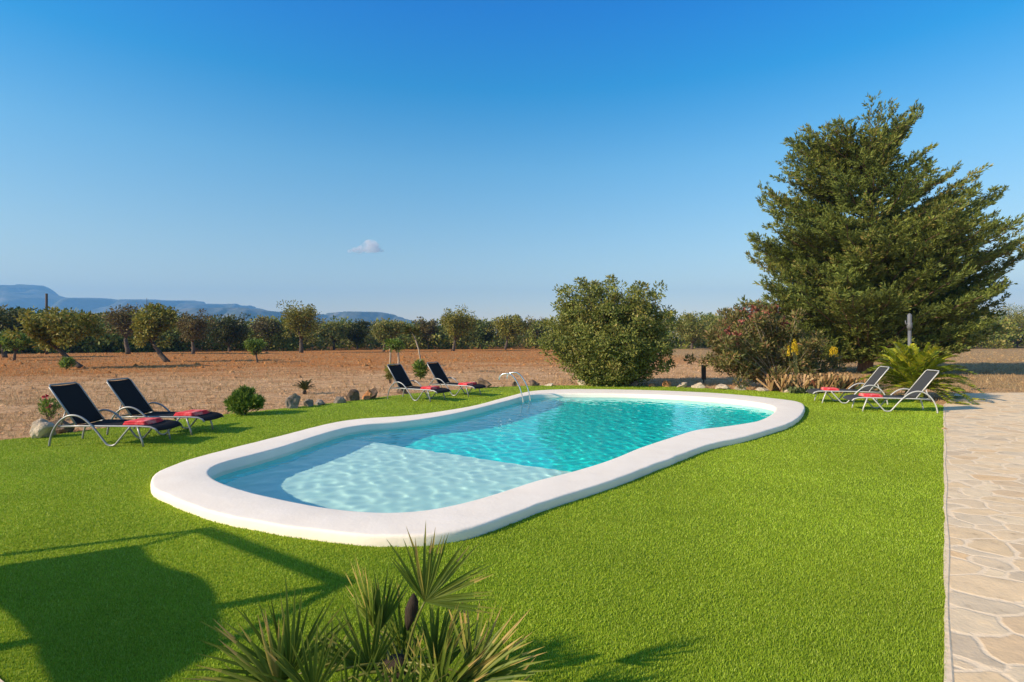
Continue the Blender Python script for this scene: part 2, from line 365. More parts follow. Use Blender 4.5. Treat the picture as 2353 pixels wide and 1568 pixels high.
# ------------------------------------------------------------------ setting
BIG = 5200
struct(filled('ground', [[(-BIG, -60), (BIG, -60), (BIG, BIG), (-BIG, BIG)], [LAWN[i]+0 for i in range(len(LAWN))]], -.012, M['field']))
struct(filled('lawn', [LAWN, OUT+(INN-OUT)*.2], 0.0, M['lawn']))
# stone path on the right, with its mortar kerb
PATH = [[edge_x*y+.03+.012*math.sin(5*y)+.008*math.sin(17*y), y] for y in np.arange(-1, 14.6, .2)] + [at(2196, 905)[:2].tolist(), at(2300, 903)[:2].tolist(), at(2500, 902)[:2].tolist(), [26, 18.2], [30, -1]]
struct(filled('stone_path', [np.array(PATH)], .006, M['paving']))
kb = MB(); ys = np.arange(-1, 14.4, .06); r2 = np.random.default_rng(3)
wob = np.convolve(r2.normal(0, 1, len(ys)+8), np.ones(5)/5, 'same')[4:-4]
L_ = [(edge_x*y+.008+.011*w, y) for y, w in zip(ys, wob)]
R_ = [(edge_x*y+.050+.010*math.sin(3.1*y), y) for y in ys]
vs = []
for (a, y), (b, _) in zip(L_, R_): vs += [(a, y, -.01), (a, y, .010), (b-.01, y, .012), (b, y, .007)]
fs = [(4*i+k, 4*i+4+k, 4*i+5+k, 4*i+1+k) for i in range(len(ys)-1) for k in range(3)]
struct(kb.add(vs, fs).build('path_edge', M['mortar']))
# paved corner of the terrace at the camera's left
TER = np.array([(-9, 6.72), (-2.683-.23, 2.852+.10), (-1.2, 1.94), (-1.2, .2), (-9, .2)])
struct(filled('terrace', [TER], .016, M['mortar']))

# hills
def hill(px, Y, thick, seed, foot=60):
    r = np.random.default_rng(seed)
    P = np.array(px, float); xs = np.arange(P[0, 0], P[-1, 0], 4.0)
    H = np.interp(xs, P[:, 0], P[:, 1])
    H = np.convolve(np.pad(H, 2, 'edge'), np.ones(5)/5, 'valid')
    rows = np.linspace(0, 1, 34); v = []
    nz = r.normal(0, 1, (len(rows), len(xs)))
    for _ in range(5):
        nz = (nz+np.roll(nz, 1, 0)+np.roll(nz, -1, 0)+np.roll(nz, 1, 1)+np.roll(nz, -1, 1))/5
    nz /= nz.std()
    for j, a in enumerate(rows):
        for i, x in enumerate(xs):
            hh = max(0, (HY-H[i])/F*Y)
            prof = math.sin(a*math.pi)**.8
            spur = 1+.22*math.sin(x*.05+a*3+seed)*math.sin(a*2*math.pi)
            y = Y+(a-.5)*thick
            z = CAMH+hh*prof*spur*(1 if abs(a-.5) > .02 else 1)+nz[j, i]*hh*.07*prof
            z = min(z, CAMH+(HY-H[i])/F*y) if a > .0 else -2
            v.append(((x-HX)/F*Y, y, z if a not in (0, 1) else -2))
    n = len(xs)
    f = [(j*n+i, j*n+i+1, (j+1)*n+i+1, (j+1)*n+i) for j in range(len(rows)-1) for i in range(n-1)]
    o = mesh_np('hills', v, f, M['hill'], smooth=True); return struct(o)
hill([(-500, 690), (-350, 676), (-200, 664), (-80, 656), (0, 653), (30, 655), (80, 667), (120, 680), (160, 691), (200, 687), (240, 684), (290, 692), (340, 688), (400, 691), (450, 697), (500, 700), (540, 698), (570, 703), (620, 718), (700, 745), (760, 778)], 4000, 1400, 1)
hill([(300, 735), (380, 712), (450, 709), (520, 707), (580, 708), (640, 717), (680, 728), (700, 735), (730, 740), (760, 778)], 2700, 700, 2)
hill([(640, 778), (690, 735), (740, 720), (800, 716), (860, 717), (905, 724), (940, 735), (1000, 748), (1060, 778)], 3000, 700, 3)

# ------------------------------------------------------------------ pool
pool = thing('swimming_pool', 'curved white-rimmed swimming pool with turquoise water in the lawn', 'swimming pool', (0, 0, 0))
D = INN-OUT; r2 = np.random.default_rng(5)
wig = np.convolve(np.tile(r2.normal(0, 1, NO), 3), np.ones(9)/9, 'same')[NO:2*NO]*.045
wig2 = np.convolve(np.tile(r2.normal(0, 1, NO), 3), np.ones(15)/15, 'same')[NO:2*NO]*.018
rings = []
for fr, z in ((0.012, -.02), (0.0, .02), (0.0, .072), (.006, .088), (.018, .096), (.035, .0995), (.06, .101), (.5, .104), (.94, .101), (.975, .098), (.99, .090), (.998, .076), (1.0, .05), (1.0, WATER_Z-.16)):
    q = OUT+D*fr
    if fr < .2: q = q+D/np.linalg.norm(D, axis=1)[:, None]*wig[:, None]
    rings.append(np.c_[q, np.full(NO, z)+(wig2*.35 if .02 < fr < .99 and z > .05 else 0)])
V = np.vstack(rings); K = len(rings)
Fc = [(j*NO+i, j*NO+(i+1) % NO, (j+1)*NO+(i+1) % NO, (j+1)*NO+i) for j in range(K-1) for i in range(NO)]
o = mesh_np('coping', V, Fc, M['coping'], pool, smooth=True); o.cycles.is_caustics_receiver = True
# basin: sloping walls to a deep floor
cen = INN.mean(0)
rings = [np.c_[INN, np.full(NO, WATER_Z-.158)], np.c_[INN+(cen-INN)*.012, np.full(NO, -.56)], np.c_[INN+(cen-INN)*.05, np.full(NO, -.74)], np.c_[INN+(cen-INN)*.12, np.full(NO, -.80)]]
V = np.vstack(rings+[np.array([[cen[0], cen[1], -.82]])]); K = len(rings)
Fc = [(j*NO+i, j*NO+(i+1) % NO, (j+1)*NO+(i+1) % NO, (j+1)*NO+i) for j in range(K-1) for i in range(NO)]
mb = MB().add(V, Fc, True); nV = len(V)-1
mb.f += [((K-1)*NO+i, (K-1)*NO+(i+1) % NO, nV) for i in range(NO)]; mb.sm += [True]*NO
o = mb.build('basin', M['basin'], pool); o.cycles.is_caustics_receiver = True
# shallow shelf: the near end of the basin, up to a straight riser
SHELF_Z = -.48
a_ = through_water(880, 1020, WATER_Z, SHELF_Z); b_ = through_water(1282, 1081, WATER_Z, SHELF_Z)
u = (b_-a_)[:2]; u /= np.linalg.norm(u); nrm = np.array([u[1], -u[0]])
if nrm @ (OUT[0]-a_[:2]) < 0: nrm = -nrm
def clip(poly, p0, n):
    out = []
    for i in range(len(poly)):
        a, b = poly[i], poly[(i+1) % len(poly)]; da, db = (a-p0) @ n, (b-p0) @ n
        if da >= 0: out.append(a)
        if (da >= 0) != (db >= 0): out.append(a+(b-a)*da/(da-db))
    return np.array(out)
SH = clip(INN+(INN-cen)/np.linalg.norm(INN-cen, axis=1)[:, None]*.01, a_[:2], nrm)
n = len(SH); mb = MB()
mb.add([(x, y, SHELF_Z) for x, y in SH]+[(x, y, -.9) for x, y in SH], [tuple(range(n))]+[(i, (i+1) % n, n+(i+1) % n, n+i) for i in range(n)])
o = mb.build('shallow_shelf', M['shelf'], pool); o.cycles.is_caustics_receiver = True
bm = bmesh.new(); bm.from_mesh(o.data); bmesh.ops.recalc_face_normals(bm, faces=bm.faces); bm.to_mesh(o.data); bm.free()
# water: a rippled sheet
st = .024; x0, y0 = INN.min(0)-.05; x1, y1 = INN.max(0)+.05
gx, gy = np.arange(x0, x1, st), np.arange(y0, y1, st); GX, GY = np.meshgrid(gx, gy)
Z = np.zeros_like(GX); r2 = np.random.default_rng(11)
for i in range(46):
    a = r2.uniform(0, 2*math.pi); k = r2.uniform(13, 40)
    Z += .0052/k*np.sin(k*(GX*math.cos(a)+GY*math.sin(a))+r2.uniform(0, 6.3))
for i in range(10):
    a = r2.uniform(-.5, .8); k = r2.uniform(2.5, 6)
    Z += .0035/k*np.sin(k*(GX*math.cos(a)+GY*math.sin(a))+r2.uniform(0, 6.3))
V = np.stack([GX, GY, Z+WATER_Z], -1).reshape(-1, 3)
idx = np.arange(GX.size).reshape(GX.shape)
Fq = np.stack([idx[:-1, :-1], idx[:-1, 1:], idx[1:, 1:], idx[1:, :-1]], -1).reshape(-1, 4)
big = INN+(INN-cen)/np.linalg.norm(INN-cen, axis=1)[:, None]*.07
Fq = Fq[inside(V[Fq].mean(1)[:, :2], big)]
used = np.unique(Fq); mp = np.full(len(V), -1); mp[used] = np.arange(len(used))
o = struct(mesh_np('water', V[used], mp[Fq], M['water'], smooth=True)); o.cycles.is_caustics_caster = True

# pool ladder
lad = thing('pool_ladder', 'polished steel pool ladder with two bent handrails at the far pool rim', 'pool ladder', (0, 0, 0))
i0 = int(np.argmin(np.linalg.norm(INN-at(1196, 912, COP)[:2], axis=1)))
tg = INN[(i0+2) % NO]-INN[i0-2]; tg /= np.linalg.norm(tg); iw = cen-INN[i0]; iw -= tg*(iw @ tg); iw /= np.linalg.norm(iw)
ry = []
for s in (-.27, .27):
    P = [(-.62, .56), (-.60, .64), (-.52, .71), (-.40, .74), (-.27, .72), (-.15, .62), (-.02, .42), (.05, .24), (.10, 0), (.13, -.4), (.13, -1.1)]
    base = INN[i0]+tg*s
    ry.append(base)
    pts = [(*(base+iw*(d+.05)), h+.02) for d, h in spline(np.array(P), 6)]
    MB().tube(pts, .021, 10).build('handrail', M['steel'], lad)
for z in (-.3, -.6, -.9):
    c = INN[i0]+iw*.17
    MB().box((*c, z), (.5, .08, .03), Matrix.Rotation(math.atan2(tg[1], tg[0]), 3, 'Z')).build('step', M['steel'], lad)

# ------------------------------------------------------------------ turf blades
def blades(N, ymin, ymax):
    Y = ymin*(ymax/ymin)**rng.random(N)
    X = (rng.random(N)*2-1)*1.5*Y
    P = np.c_[X, Y]
    ok = inside(P, LAWN) & ~inside(P, OUT+(INN-OUT)*.015) & ~inside(P, TER)
    return P[ok]
P = blades(1450000, 1.7, 21)
n = len(P); s = (P[:, 1]/3.0)
w = .0024*s**.75*rng.uniform(.7, 1.3, n); h = (.014+.0015*np.minimum(s, 4))*rng.uniform(.7, 1.2, n)
a = rng.uniform(0, 2*math.pi, n); la = rng.uniform(0, 2*math.pi, n); lean = h*rng.uniform(.05, .6, n)
wx, wy = np.cos(a)*w, np.sin(a)*w
b0 = np.c_[P[:, 0]-wx, P[:, 1]-wy, np.zeros(n)]; b1 = np.c_[P[:, 0]+wx, P[:, 1]+wy, np.zeros(n)]
tp = np.c_[P[:, 0]+np.cos(la)*lean, P[:, 1]+np.sin(la)*lean, h]
V = np.stack([b0, b1, tp], 1).reshape(-1, 3)
struct(mesh_np('grass', V, np.arange(3*n).reshape(-1, 3), M['blade'], rnd=rng.random(n)), 'stuff')

# dry grass and clods over the field
def scatter_field(N, ymin, ymax, xmin=-1.05, xmax=1.05):
    Y = ymin*(ymax/ymin)**rng.random(N); X = (xmin+(xmax-xmin)*rng.random(N))*Y
    P = np.c_[X, Y]; return P[~inside(P, LAWN*1.0) & ~inside(P, np.array(PATH)) & (np.linalg.norm(P, axis=1) > 7) & (Y > 6)]
P = scatter_field(60000, 8, 70); dens = np.sin(P[:, 0]*.9+np.sin(P[:, 1]*.7)*2)*np.sin(P[:, 1]*.8+np.sin(P[:, 0]*.5)*2); P = P[rng.random(len(P)) < .45+.4*dens]
m = 3; n = len(P)*m; Q = np.repeat(P, m, 0)+rng.normal(0, .05, (n, 2))
h = rng.uniform(.04, .16, n)*np.repeat(rng.uniform(.5, 1.3, len(P)), m); a = rng.uniform(0, 6.28, n); w = .0035*(Q[:, 1]/9)**.9
V = np.stack([np.c_[Q[:, 0]-np.cos(a)*w, Q[:, 1]-np.sin(a)*w, np.full(n, -.02)], np.c_[Q[:, 0]+np.cos(a)*w, Q[:, 1]+np.sin(a)*w, np.full(n, -.02)],
              np.c_[Q+rng.normal(0, .07, (n, 2)), h]], 1).reshape(-1, 3)
struct(mesh_np('dry_grass', V, np.arange(3*n).reshape(-1, 3), M['straw'], rnd=rng.random(n)), 'stuff')
P = scatter_field(30000, 8, 90); n = len(P)
sz = rng.uniform(.015, .06, n)*(1+1.5*(rng.random(n) < .06))*np.minimum(1.8, np.maximum(.7, P[:, 1]/22)); oc = np.array([(1, 0, 0), (0, 1, 0), (-1, 0, 0), (0, -1, 0), (0, 0, .75)])
V = (oc[None]*sz[:, None, None]*rng.uniform(.5, 1.4, (n, 5, 1))); ang = rng.uniform(0, 6.28, n)
V = np.stack([V[..., 0]*np.cos(ang)[:, None]-V[..., 1]*np.sin(ang)[:, None]+P[:, :1], V[..., 0]*np.sin(ang)[:, None]+V[..., 1]*np.cos(ang)[:, None]+P[:, 1:], V[..., 2]-.015], -1).reshape(-1, 3)
T = np.array([(0, 1, 4), (1, 2, 4), (2, 3, 4), (3, 0, 4)]); Ft = (np.arange(n)[:, None, None]*5+T[None]).reshape(-1, 3)
struct(mesh_np('soil_clods', V, Ft, M['field']), 'stuff')

# ------------------------------------------------------------------ plants: leaves as many small blades
def leaf_quads(c, d, L, W, rg):
    """diamond leaves at c pointing along d"""
    n = len(c); d = d/np.maximum(1e-6, np.linalg.norm(d, axis=1))[:, None]
    r = rg.normal(0, 1, (n, 3)); s = np.cross(d, r); s /= np.maximum(1e-6, np.linalg.norm(s, axis=1))[:, None]
    L = np.broadcast_to(L, n)[:, None]; W = np.broadcast_to(W, n)[:, None]
    mid = c+d*L*.45
    return np.stack([c, mid+s*W*.5, c+d*L, mid-s*W*.5], 1).reshape(-1, 3)
def leaf_obj(name, V, mat, parent, rg, rnd=None):
    n = len(V)//4
    return mesh_np(name, V, np.arange(4*n).reshape(-1, 4), mat, parent, rg.random(n) if rnd is None else rnd)
def clump_leaves(centres, radii, per, L, W, rg, up=.25):
    K = len(centres); c = np.repeat(centres, per, 0); rr = np.repeat(radii, per)
    q = rg.normal(0, 1, (K*per, 3)); q /= np.linalg.norm(q, axis=1)[:, None]
    rad = rg.random(K*per)**.45
    p = c+q*(rr*rad)[:, None]*np.array([1, 1, .75])
    d = q+rg.normal(0, .7, (K*per, 3)); d[:, 2] += up
    return leaf_quads(p, d, L*rg.uniform(.6, 1.3, K*per), W*rg.uniform(.6, 1.3, K*per), rg)
def bloom(name, c, rad, n, w, mat, parent, rg):
    v, f = [np.asarray(c, float)], []
    for i in range(n):
        d = rg.normal(0, 1, 3); d /= np.linalg.norm(d); q = np.cross(d, rg.normal(0, 1, 3)); q /= np.linalg.norm(q); l = rad*rg.uniform(.5, 1.1); m = len(v)
        v += [c+d*l*.7+q*w*.6, c+d*l*1.05, c+d*l*.7-q*w*.6]; f.append((0, m, m+1, m+2))
    return mesh_np(name, np.array(v), np.array(f), mat, parent, rg.random(n))
def wander(p0, p1, n, amp, rg):
    t = np.linspace(0, 1, n)[:, None]; P = np.asarray(p0)*(1-t)+np.asarray(p1)*t
    w = rg.normal(0, 1, (n, 3)); w[0] = w[-1] = 0; w = (w+np.roll(w, 1, 0)+np.roll(w, -1, 0))/3; w[0] = 0
    return P+w*amp

def tree(name, label, cat, px, base, top, xl, xr, leaf, kind_seed, crown_base=None, lean=0.0, Yover=None, group=None, leaves=2600, lsize=.2, sparse=0, bark='bark', limbs=7, zbase=0):
    """a small orchard tree given by where its foot stands and how wide and high its crown is"""
    rg = np.random.default_rng(kind_seed)
    B = at(px, base, zbase); Y = B[1]; k = Y/F
    H = (base-top)*k; cl, cr = (xl-px)*k, (xr-px)*k
    cb = H*.38 if crown_base is None else (base-crown_base)*k
    root = thing(name, label, cat, B, 0, group)
    cx = (cl+cr)/2; rx = (cr-cl)/2; rz = (H-cb)/2; cz = (H+cb)/2; ry = rx*.9
    fork = np.array([cx*.45+lean*k*.6, 0, cb*.95]); tr = max(.035, H*.036)
    mb = MB(); mb.tube(wander((0, 0, -.05), fork, 6, .05*H*.3, rg), np.linspace(tr*1.25, tr*.8, 6), 8)
    cs, rs = [], []
    nl = limbs
    for i in range(nl):
        a = 2*math.pi*(i+rg.random())/nl; e = rg.uniform(.15, 1.0)
        tip = np.array([cx+rx*.72*math.cos(a)*math.sqrt(1-(e*.8)**2), ry*.72*math.sin(a)*math.sqrt(1-(e*.8)**2), cz+rz*(.9*e-.25)])
        pts = wander(fork, tip, 6, .12*rx*.5, rg); mb.tube(pts, np.linspace(tr*.55, tr*.12, 6), 5)
        for q in (2, 3, 4, 5):
            side = pts[q]+rg.normal(0, .25, 3)*np.array([rx, ry, rz])
            mb.tube([pts[q], (pts[q]+side)/2+rg.normal(0, .03*rx, 3), side], [tr*.2, tr*.13, tr*.06], 4, False)
            cs += [side, pts[q]]; rs += [rg.uniform(.22, .40)*min(rx, rz)]*2
    lob = rg.normal(0, 1, (5, 3)); lob /= np.linalg.norm(lob, axis=1)[:, None]
    for i in range(30):
        q = rg.normal(0, 1, 3); q /= np.linalg.norm(q); q = q*(.70+.42*max(0, (lob @ q).max())**4); q[2] = abs(q[2])*1.0-.35*(rg.random() < .5)
        cs.append(np.array([cx, 0, cz])+q*np.array([rx, ry, rz])*rg.uniform(.55, .86)); rs.append(rg.uniform(.2, .38)*min(rx, rz))
    if sparse:
        keep = rg.random(len(cs)) > sparse; cs = [c for c, q in zip(cs, keep) if q]; rs = [c for c, q in zip(rs, keep) if q]
    mb.build('trunk', M[bark], root)
    per = max(8, int(leaves*2.2)//len(cs))
    V = clump_leaves(np.array(cs), np.array(rs)*1.12, per, lsize*1.1, lsize*.6, rg)
    leaf_obj('crown', V, M[leaf], root, rg)
    return root

def bush(name, label, cat, px, base, top, xl, xr, leaf, seed, leaves=1500, lsize=.07, group=None, stems=6, flat=.0):
    rg = np.random.default_rng(seed); B = at(px, base); k = B[1]/F; H = (base-top)*k; rx = (xr-xl)/2*k; cx = ((xl+xr)/2-px)*k
    root = thing(name, label, cat, B, 0, group); mb = MB(); cs = []; rs = []
    for i in range(max(stems, 5)*9):
        q = rg.normal(0, 1, 3); q /= np.linalg.norm(q)*(1+.5*rg.random())
        tip = np.array([cx+q[0]*rx*.78, q[1]*rx*.7, H*.5+q[2]*H*.40]); cs.append(tip); rs.append(rg.uniform(.2, .36)*min(rx, H*.6))
        if i < stems*2: mb.tube(wander((rg.normal(0, .05*rx), rg.normal(0, .05*rx), -.02), tip, 5, .04*rx, rg), np.linspace(.02*H, .006*H, 5), 5)
    mb.build('stem', M['bark'], root)
    leaf_obj('foliage', clump_leaves(np.array(cs)*np.array([1, 1, 1])+rg.normal(0, .05*rx, (len(cs), 3)), np.array(rs)*.85, max(10, leaves//len(cs)), lsize*1.5, lsize*.36, rg, 1.1), M[leaf], root, rg)
    return root

# ---- the big cypress
def cypress():
    rg = np.random.default_rng(21); Y0 = 28.0; k = Y0/F; bx, by = 1990, 856
    B = np.array([(bx-HX)*k, Y0, 0]); root = thing('cypress_tree', 'tall broad dark green cypress tree with ragged branch tips towering over the right side', 'tree', B)
    sil = [(235, 1960, 2060), (262, 1885, 2050), (300, 1835, 2085), (340, 1812, 2045), (372, 1797, 2100), (402, 1800, 2085), (426, 1766, 2140), (458, 1768, 2295), (482, 1748, 2285), (515, 1756, 2255), (536, 1738, 2320), (575, 1752, 2335),
           (606, 1790, 2290), (632, 1812, 2260), (655, 1748, 2262), (690, 1730, 2285), (730, 1775, 2275), (770, 1805, 2262), (805, 1830, 2210)]
    hs = np.array([(by-y)*k for y, *_ in sil][::-1]); Lf = np.array([(bx+15-l)*k for _, l, _ in sil][::-1]); Rt = np.array([(r-bx-15)*k for _, _, r in sil][::-1])
    mb = MB(); ax = lambda h: np.array([.02*h+.25*math.sin(h*.35), .12*math.sin(h*.5+1), h])
    mb.tube([ax(h) for h in np.linspace(-.1, 10.8, 14)], np.linspace(.36, .04, 14), 10)
    mb.tube([ax(.6), ax(.9)+np.array([.5, -.2, .9]), np.array([2.0, -.5, 4.5]), np.array([3.0, .2, 8.0])], [.24, .2, .14, .04], 8)
    mb.tube([ax(.5), ax(.8)+np.array([-.4, .1, .8]), np.array([-1.4, .4, 4.2]), np.array([-1.8, .5, 7.0])], [.2, .17, .12, .04], 8)
    ends = []
    tips = [(2120, 226), (2098, 250), (2070, 268), (1975, 240), (1945, 262), (1884, 263), (1822, 330), (1800, 372), (1838, 300), (1768, 430), (1750, 470), (1738, 536), (1748, 582), (1745, 656), (1730, 688), (1800, 610), (2108, 352), (2085, 366), (2160, 374), (2178, 392), (2222, 405),
            (2312, 424), (2280, 452), (2340, 538), (2350, 568), (2372, 566), (2300, 600), (2292, 665), (2262, 632), (2032, 240), (2250, 500), (1762, 500), (1835, 395), (2285, 700), (1775, 725), (2230, 745), (2045, 262), (2060, 285), (1930, 275), (1905, 290), (1990, 265), (2085, 262), (2108, 240), (1860, 315), (1850, 340), (1775, 450), (1755, 555), (1760, 640), (2130, 365), (2200, 410), (2240, 425), (2265, 440), (2298, 432), (2320, 545), (2300, 520), (1765, 520)]
    for x, y in tips: ends.append((np.array([(x-bx)*k, rg.uniform(-1.2, 1.2), (by-y)*k-(.45 if y < 300 else .15)]), True))
    for i in range(330):
        h = hs[0]-.4+(hs[-1]-1.5-hs[0]+.4)*rg.random()**1.05; phi = rg.uniform(0, 2*math.pi); c_ = math.cos(phi)
        rl, rr = np.interp(h, hs, Lf), np.interp(h, hs, Rt); dep = .5*(rl+rr)*.80
        r = (rr if c_ > 0 else rl)
        q = np.array([r*c_, dep*math.sin(phi)])*rg.uniform(.50, .95)
        ends.append((np.array([q[0]+ax(h)[0]*.6, q[1], h]), False))
    for i in range(150):                 # the full skirt of low boughs
        h = hs[0]-.3+(hs[-1]-hs[0])*.5*rg.random(); phi = rg.uniform(0, 2*math.pi); c_ = math.cos(phi)
        rl, rr = np.interp(h, hs, Lf), np.interp(h, hs, Rt); r = rr if c_ > 0 else rl
        q = np.array([r*c_, .5*(rl+rr)*.8*math.sin(phi)])*rg.uniform(.72, 1.0)
        ends.append((np.array([q[0], q[1], h]), False))
    tp, td, tl, tn = [], [], [], []
    for e, special in ends:
        rad = math.hypot(e[0], e[1]); hst = max(.7, e[2]-rad*rg.uniform(.25, .5)-(1.0 if special else .2)); s0 = ax(min(hst, 10.3)); tone = rg.random()
        midp = s0*.45+e*.55+np.array([0, 0, -.09*rad]); n = max(6, int(np.linalg.norm(e-s0)/.30))
        tt = np.linspace(0, 1, n)[:, None]; P = s0*(1-tt)**2+2*midp*tt*(1-tt)+e*tt**2
        P[1:] += rg.normal(0, .05, (n-1, 3))
        Q = P[:: max(1, n//6)] if n > 8 else P
        mb.tube(Q, np.linspace(.055, .012, len(Q)), 4, False)
        for j in range(n):
            u = j/(n-1)
            if u < .24 and rad > 1.2: continue
            d = P[min(j+1, n-1)]-P[max(j-1, 0)]; d /= np.linalg.norm(d)+1e-9
            flat = np.cross(d, np.array([0, 0, 1.])); flat /= np.linalg.norm(flat)+1e-9
            # flat sprays: side twigs lying in the branch's own plane, tips curving up
            for sg in (-1, 1, 0):
                bl = (.20+.95*(1-u)**.8*min(1, rad/3))*rg.uniform(.55, 1.15) if sg else .12
                bd = d*.85+flat*sg*rg.uniform(.7, 1.1)+np.array([0, 0, rg.uniform(-.02, .22)]); bd /= np.linalg.norm(bd)
                m_ = max(1, int(bl/.17))
                for q in range(m_):
                    w_ = (q+rg.random())/m_
                    p = P[j]+bd*bl*w_+np.array([0, 0, .10*bl*w_*w_])+rg.normal(0, .05, 3)
                    tp.append(p); td.append(bd+np.array([0, 0, .18])+rg.normal(0, .22, 3)); tl.append(rg.uniform(.26, .46)); tn.append(tone)
    tp, td, tl = np.array(tp), np.array(td), np.array(tl); td /= np.linalg.norm(td, axis=1)[:, None]
    per = 17; c = np.repeat(tp, per, 0); d = np.repeat(td, per, 0); L = np.repeat(tl, per); u = rg.random(len(c))
    side = rg.normal(0, 1, (len(c), 3))*np.array([1, 1, .55]); side -= d*(side*d).sum(1)[:, None]; side /= np.linalg.norm(side, axis=1)[:, None]
    p = c+d*(u*L)[:, None]+side*(L*.16*(1-u*.8))[:, None]*rg.random((len(c), 1))
    ld = d+side*(.75*(1-.5*u))[:, None]+rg.normal(0, .15, (len(c), 3))
    V = leaf_quads(p, ld, .18*rg.uniform(.7, 1.3, len(c)), .055*rg.uniform(.7, 1.2, len(c)), rg)
    print('cypress leaves', len(c))
    mb.build('trunk', M['bark_red'], root)
    tone = np.repeat(np.array(tn), per)
    leaf_obj('crown', V, M['cypress'], root, rg, np.clip(.50*tone+.60*rg.random(len(c))-.05, 0, .93)+(.07*(rg.random(len(c)) < .02)))
cypress()

# ---- the round bush behind the pool
def big_bush():
    rg = np.random.default_rng(31); B = at(1392, 884.8); k = B[1]/F
    root = thing('olive_shrub', 'large round olive-green shrub growing behind the far pool rim', 'shrub', B)
    sil = [(640, 1335, 1455), (660, 1290, 1510), (690, 1262, 1535), (720, 1256, 1545), (750, 1248, 1562), (780, 1236, 1565), (805, 1228, 1556), (830, 1250, 1540), (850, 1300, 1515), (868, 1325, 1490), (880, 1340, 1440)]
    hs = np.array([(884.8-y)*k for y, *_ in sil][::-1]); Lf = np.array([(1392-l)*k for _, l, _ in sil][::-1]); Rt = np.array([(r-1392)*k for _, _, r in sil][::-1])
    mb = MB(); cs, rs = [], []
    for i in range(300):
        h = hs[0]+(hs[-1]-hs[0])*rg.random()**.9; phi = rg.uniform(0, 2*math.pi); c_ = math.cos(phi)
        r = np.interp(h, hs, Rt if c_ > 0 else Lf); dep = .5*(np.interp(h, hs, Rt)+np.interp(h, hs, Lf))*.66
        f_ = rg.uniform(.55, .96) if i > 20 else rg.uniform(.94, 1.02)
        e = np.array([r*c_*f_, dep*math.sin(phi)*f_, h*.94])
        s0 = np.array([rg.normal(0, .12), rg.normal(0, .12), .02]); midp = np.array([e[0]*.35, e[1]*.35, e[2]*.6])
        tt = np.linspace(0, 1, 7)[:, None]; P = s0*(1-tt)**2+2*midp*tt*(1-tt)+e*tt**2; P[1:] += rg.normal(0, .05, (6, 3))
        mb.tube(P, np.linspace(.03, .006, 7), 4, False)
        for q in (3, 4, 5, 6):
            cs.append(P[q]+rg.normal(0, .10, 3)); rs.append(rg.uniform(.20, .42)*(1.0 if q < 6 else .8))
    mb.build('trunk', M['bark'], root)
    V = clump_leaves(np.array(cs), np.array(rs), 80, .115, .055, rg, .35)
    tone = np.repeat(rg.random(len(cs)), 80)
    leaf_obj('crown', V, M['olive'], root, rg, np.clip(.5*tone+.5*rg.random(len(tone)), 0, 1))
big_bush()

# ---- oleander with faded red flower heads
def oleander():
    rg = np.random.default_rng(41); B = at(1788, 892); k = B[1]/F
    root = thing('oleander_bush', 'loose brownish oleander bush with faded red flower heads beside the cypress', 'bush', B)
    tipsx = [(1700, 735), (1735, 716), (1755, 712), (1668, 760), (1650, 782), (1630, 800), (1690, 770), (1720, 745), (1780, 738), (1810, 770), (1850, 790), (1875, 815), (1840, 830), (1885, 838), (1660, 830), (1690, 850), (1640, 815), (1720, 850), (1760, 800), (1800, 820), (1700, 800), (1735, 780), (1770, 760), (1745, 840), (1830, 800), (1715, 720), (1680, 745), (1765, 730)]
    mb = MB(); cs, rs, fl = [], [], []
    for j in range(3):
        for (x, y) in tipsx:
            e = np.array([(x-1788)*k+rg.normal(0, .15), rg.uniform(-1.4, 1.4), (892-y)*k+rg.normal(0, .1)])
            s0 = np.array([rg.normal(0, .15), rg.normal(0, .15), -.02]); m_ = s0*.5+e*.5+np.array([0, 0, .25])
            tt = np.linspace(0, 1, 6)[:, None]; P = s0*(1-tt)**2+2*m_*tt*(1-tt)+e*tt**2
            mb.tube(P, np.linspace(.028, .008, 6), 4, False)
            for q in (3, 4, 5): cs.append(P[q]+rg.normal(0, .14, 3)); rs.append(rg.uniform(.15, .28))
            if y < 800 and x < 1790 and rg.random() < .7: fl.append(e)
    mb.build('stem', M['pale_stem'], root)
    V = clump_leaves(np.array(cs), np.array(rs), 110, .15, .045, rg, .7); leaf_obj('foliage', V, M['oleander'], root, rg)
    for e in fl: bloom('flower_head', e, .20, 26, .07, M['flower_red'], root, rg)
oleander()

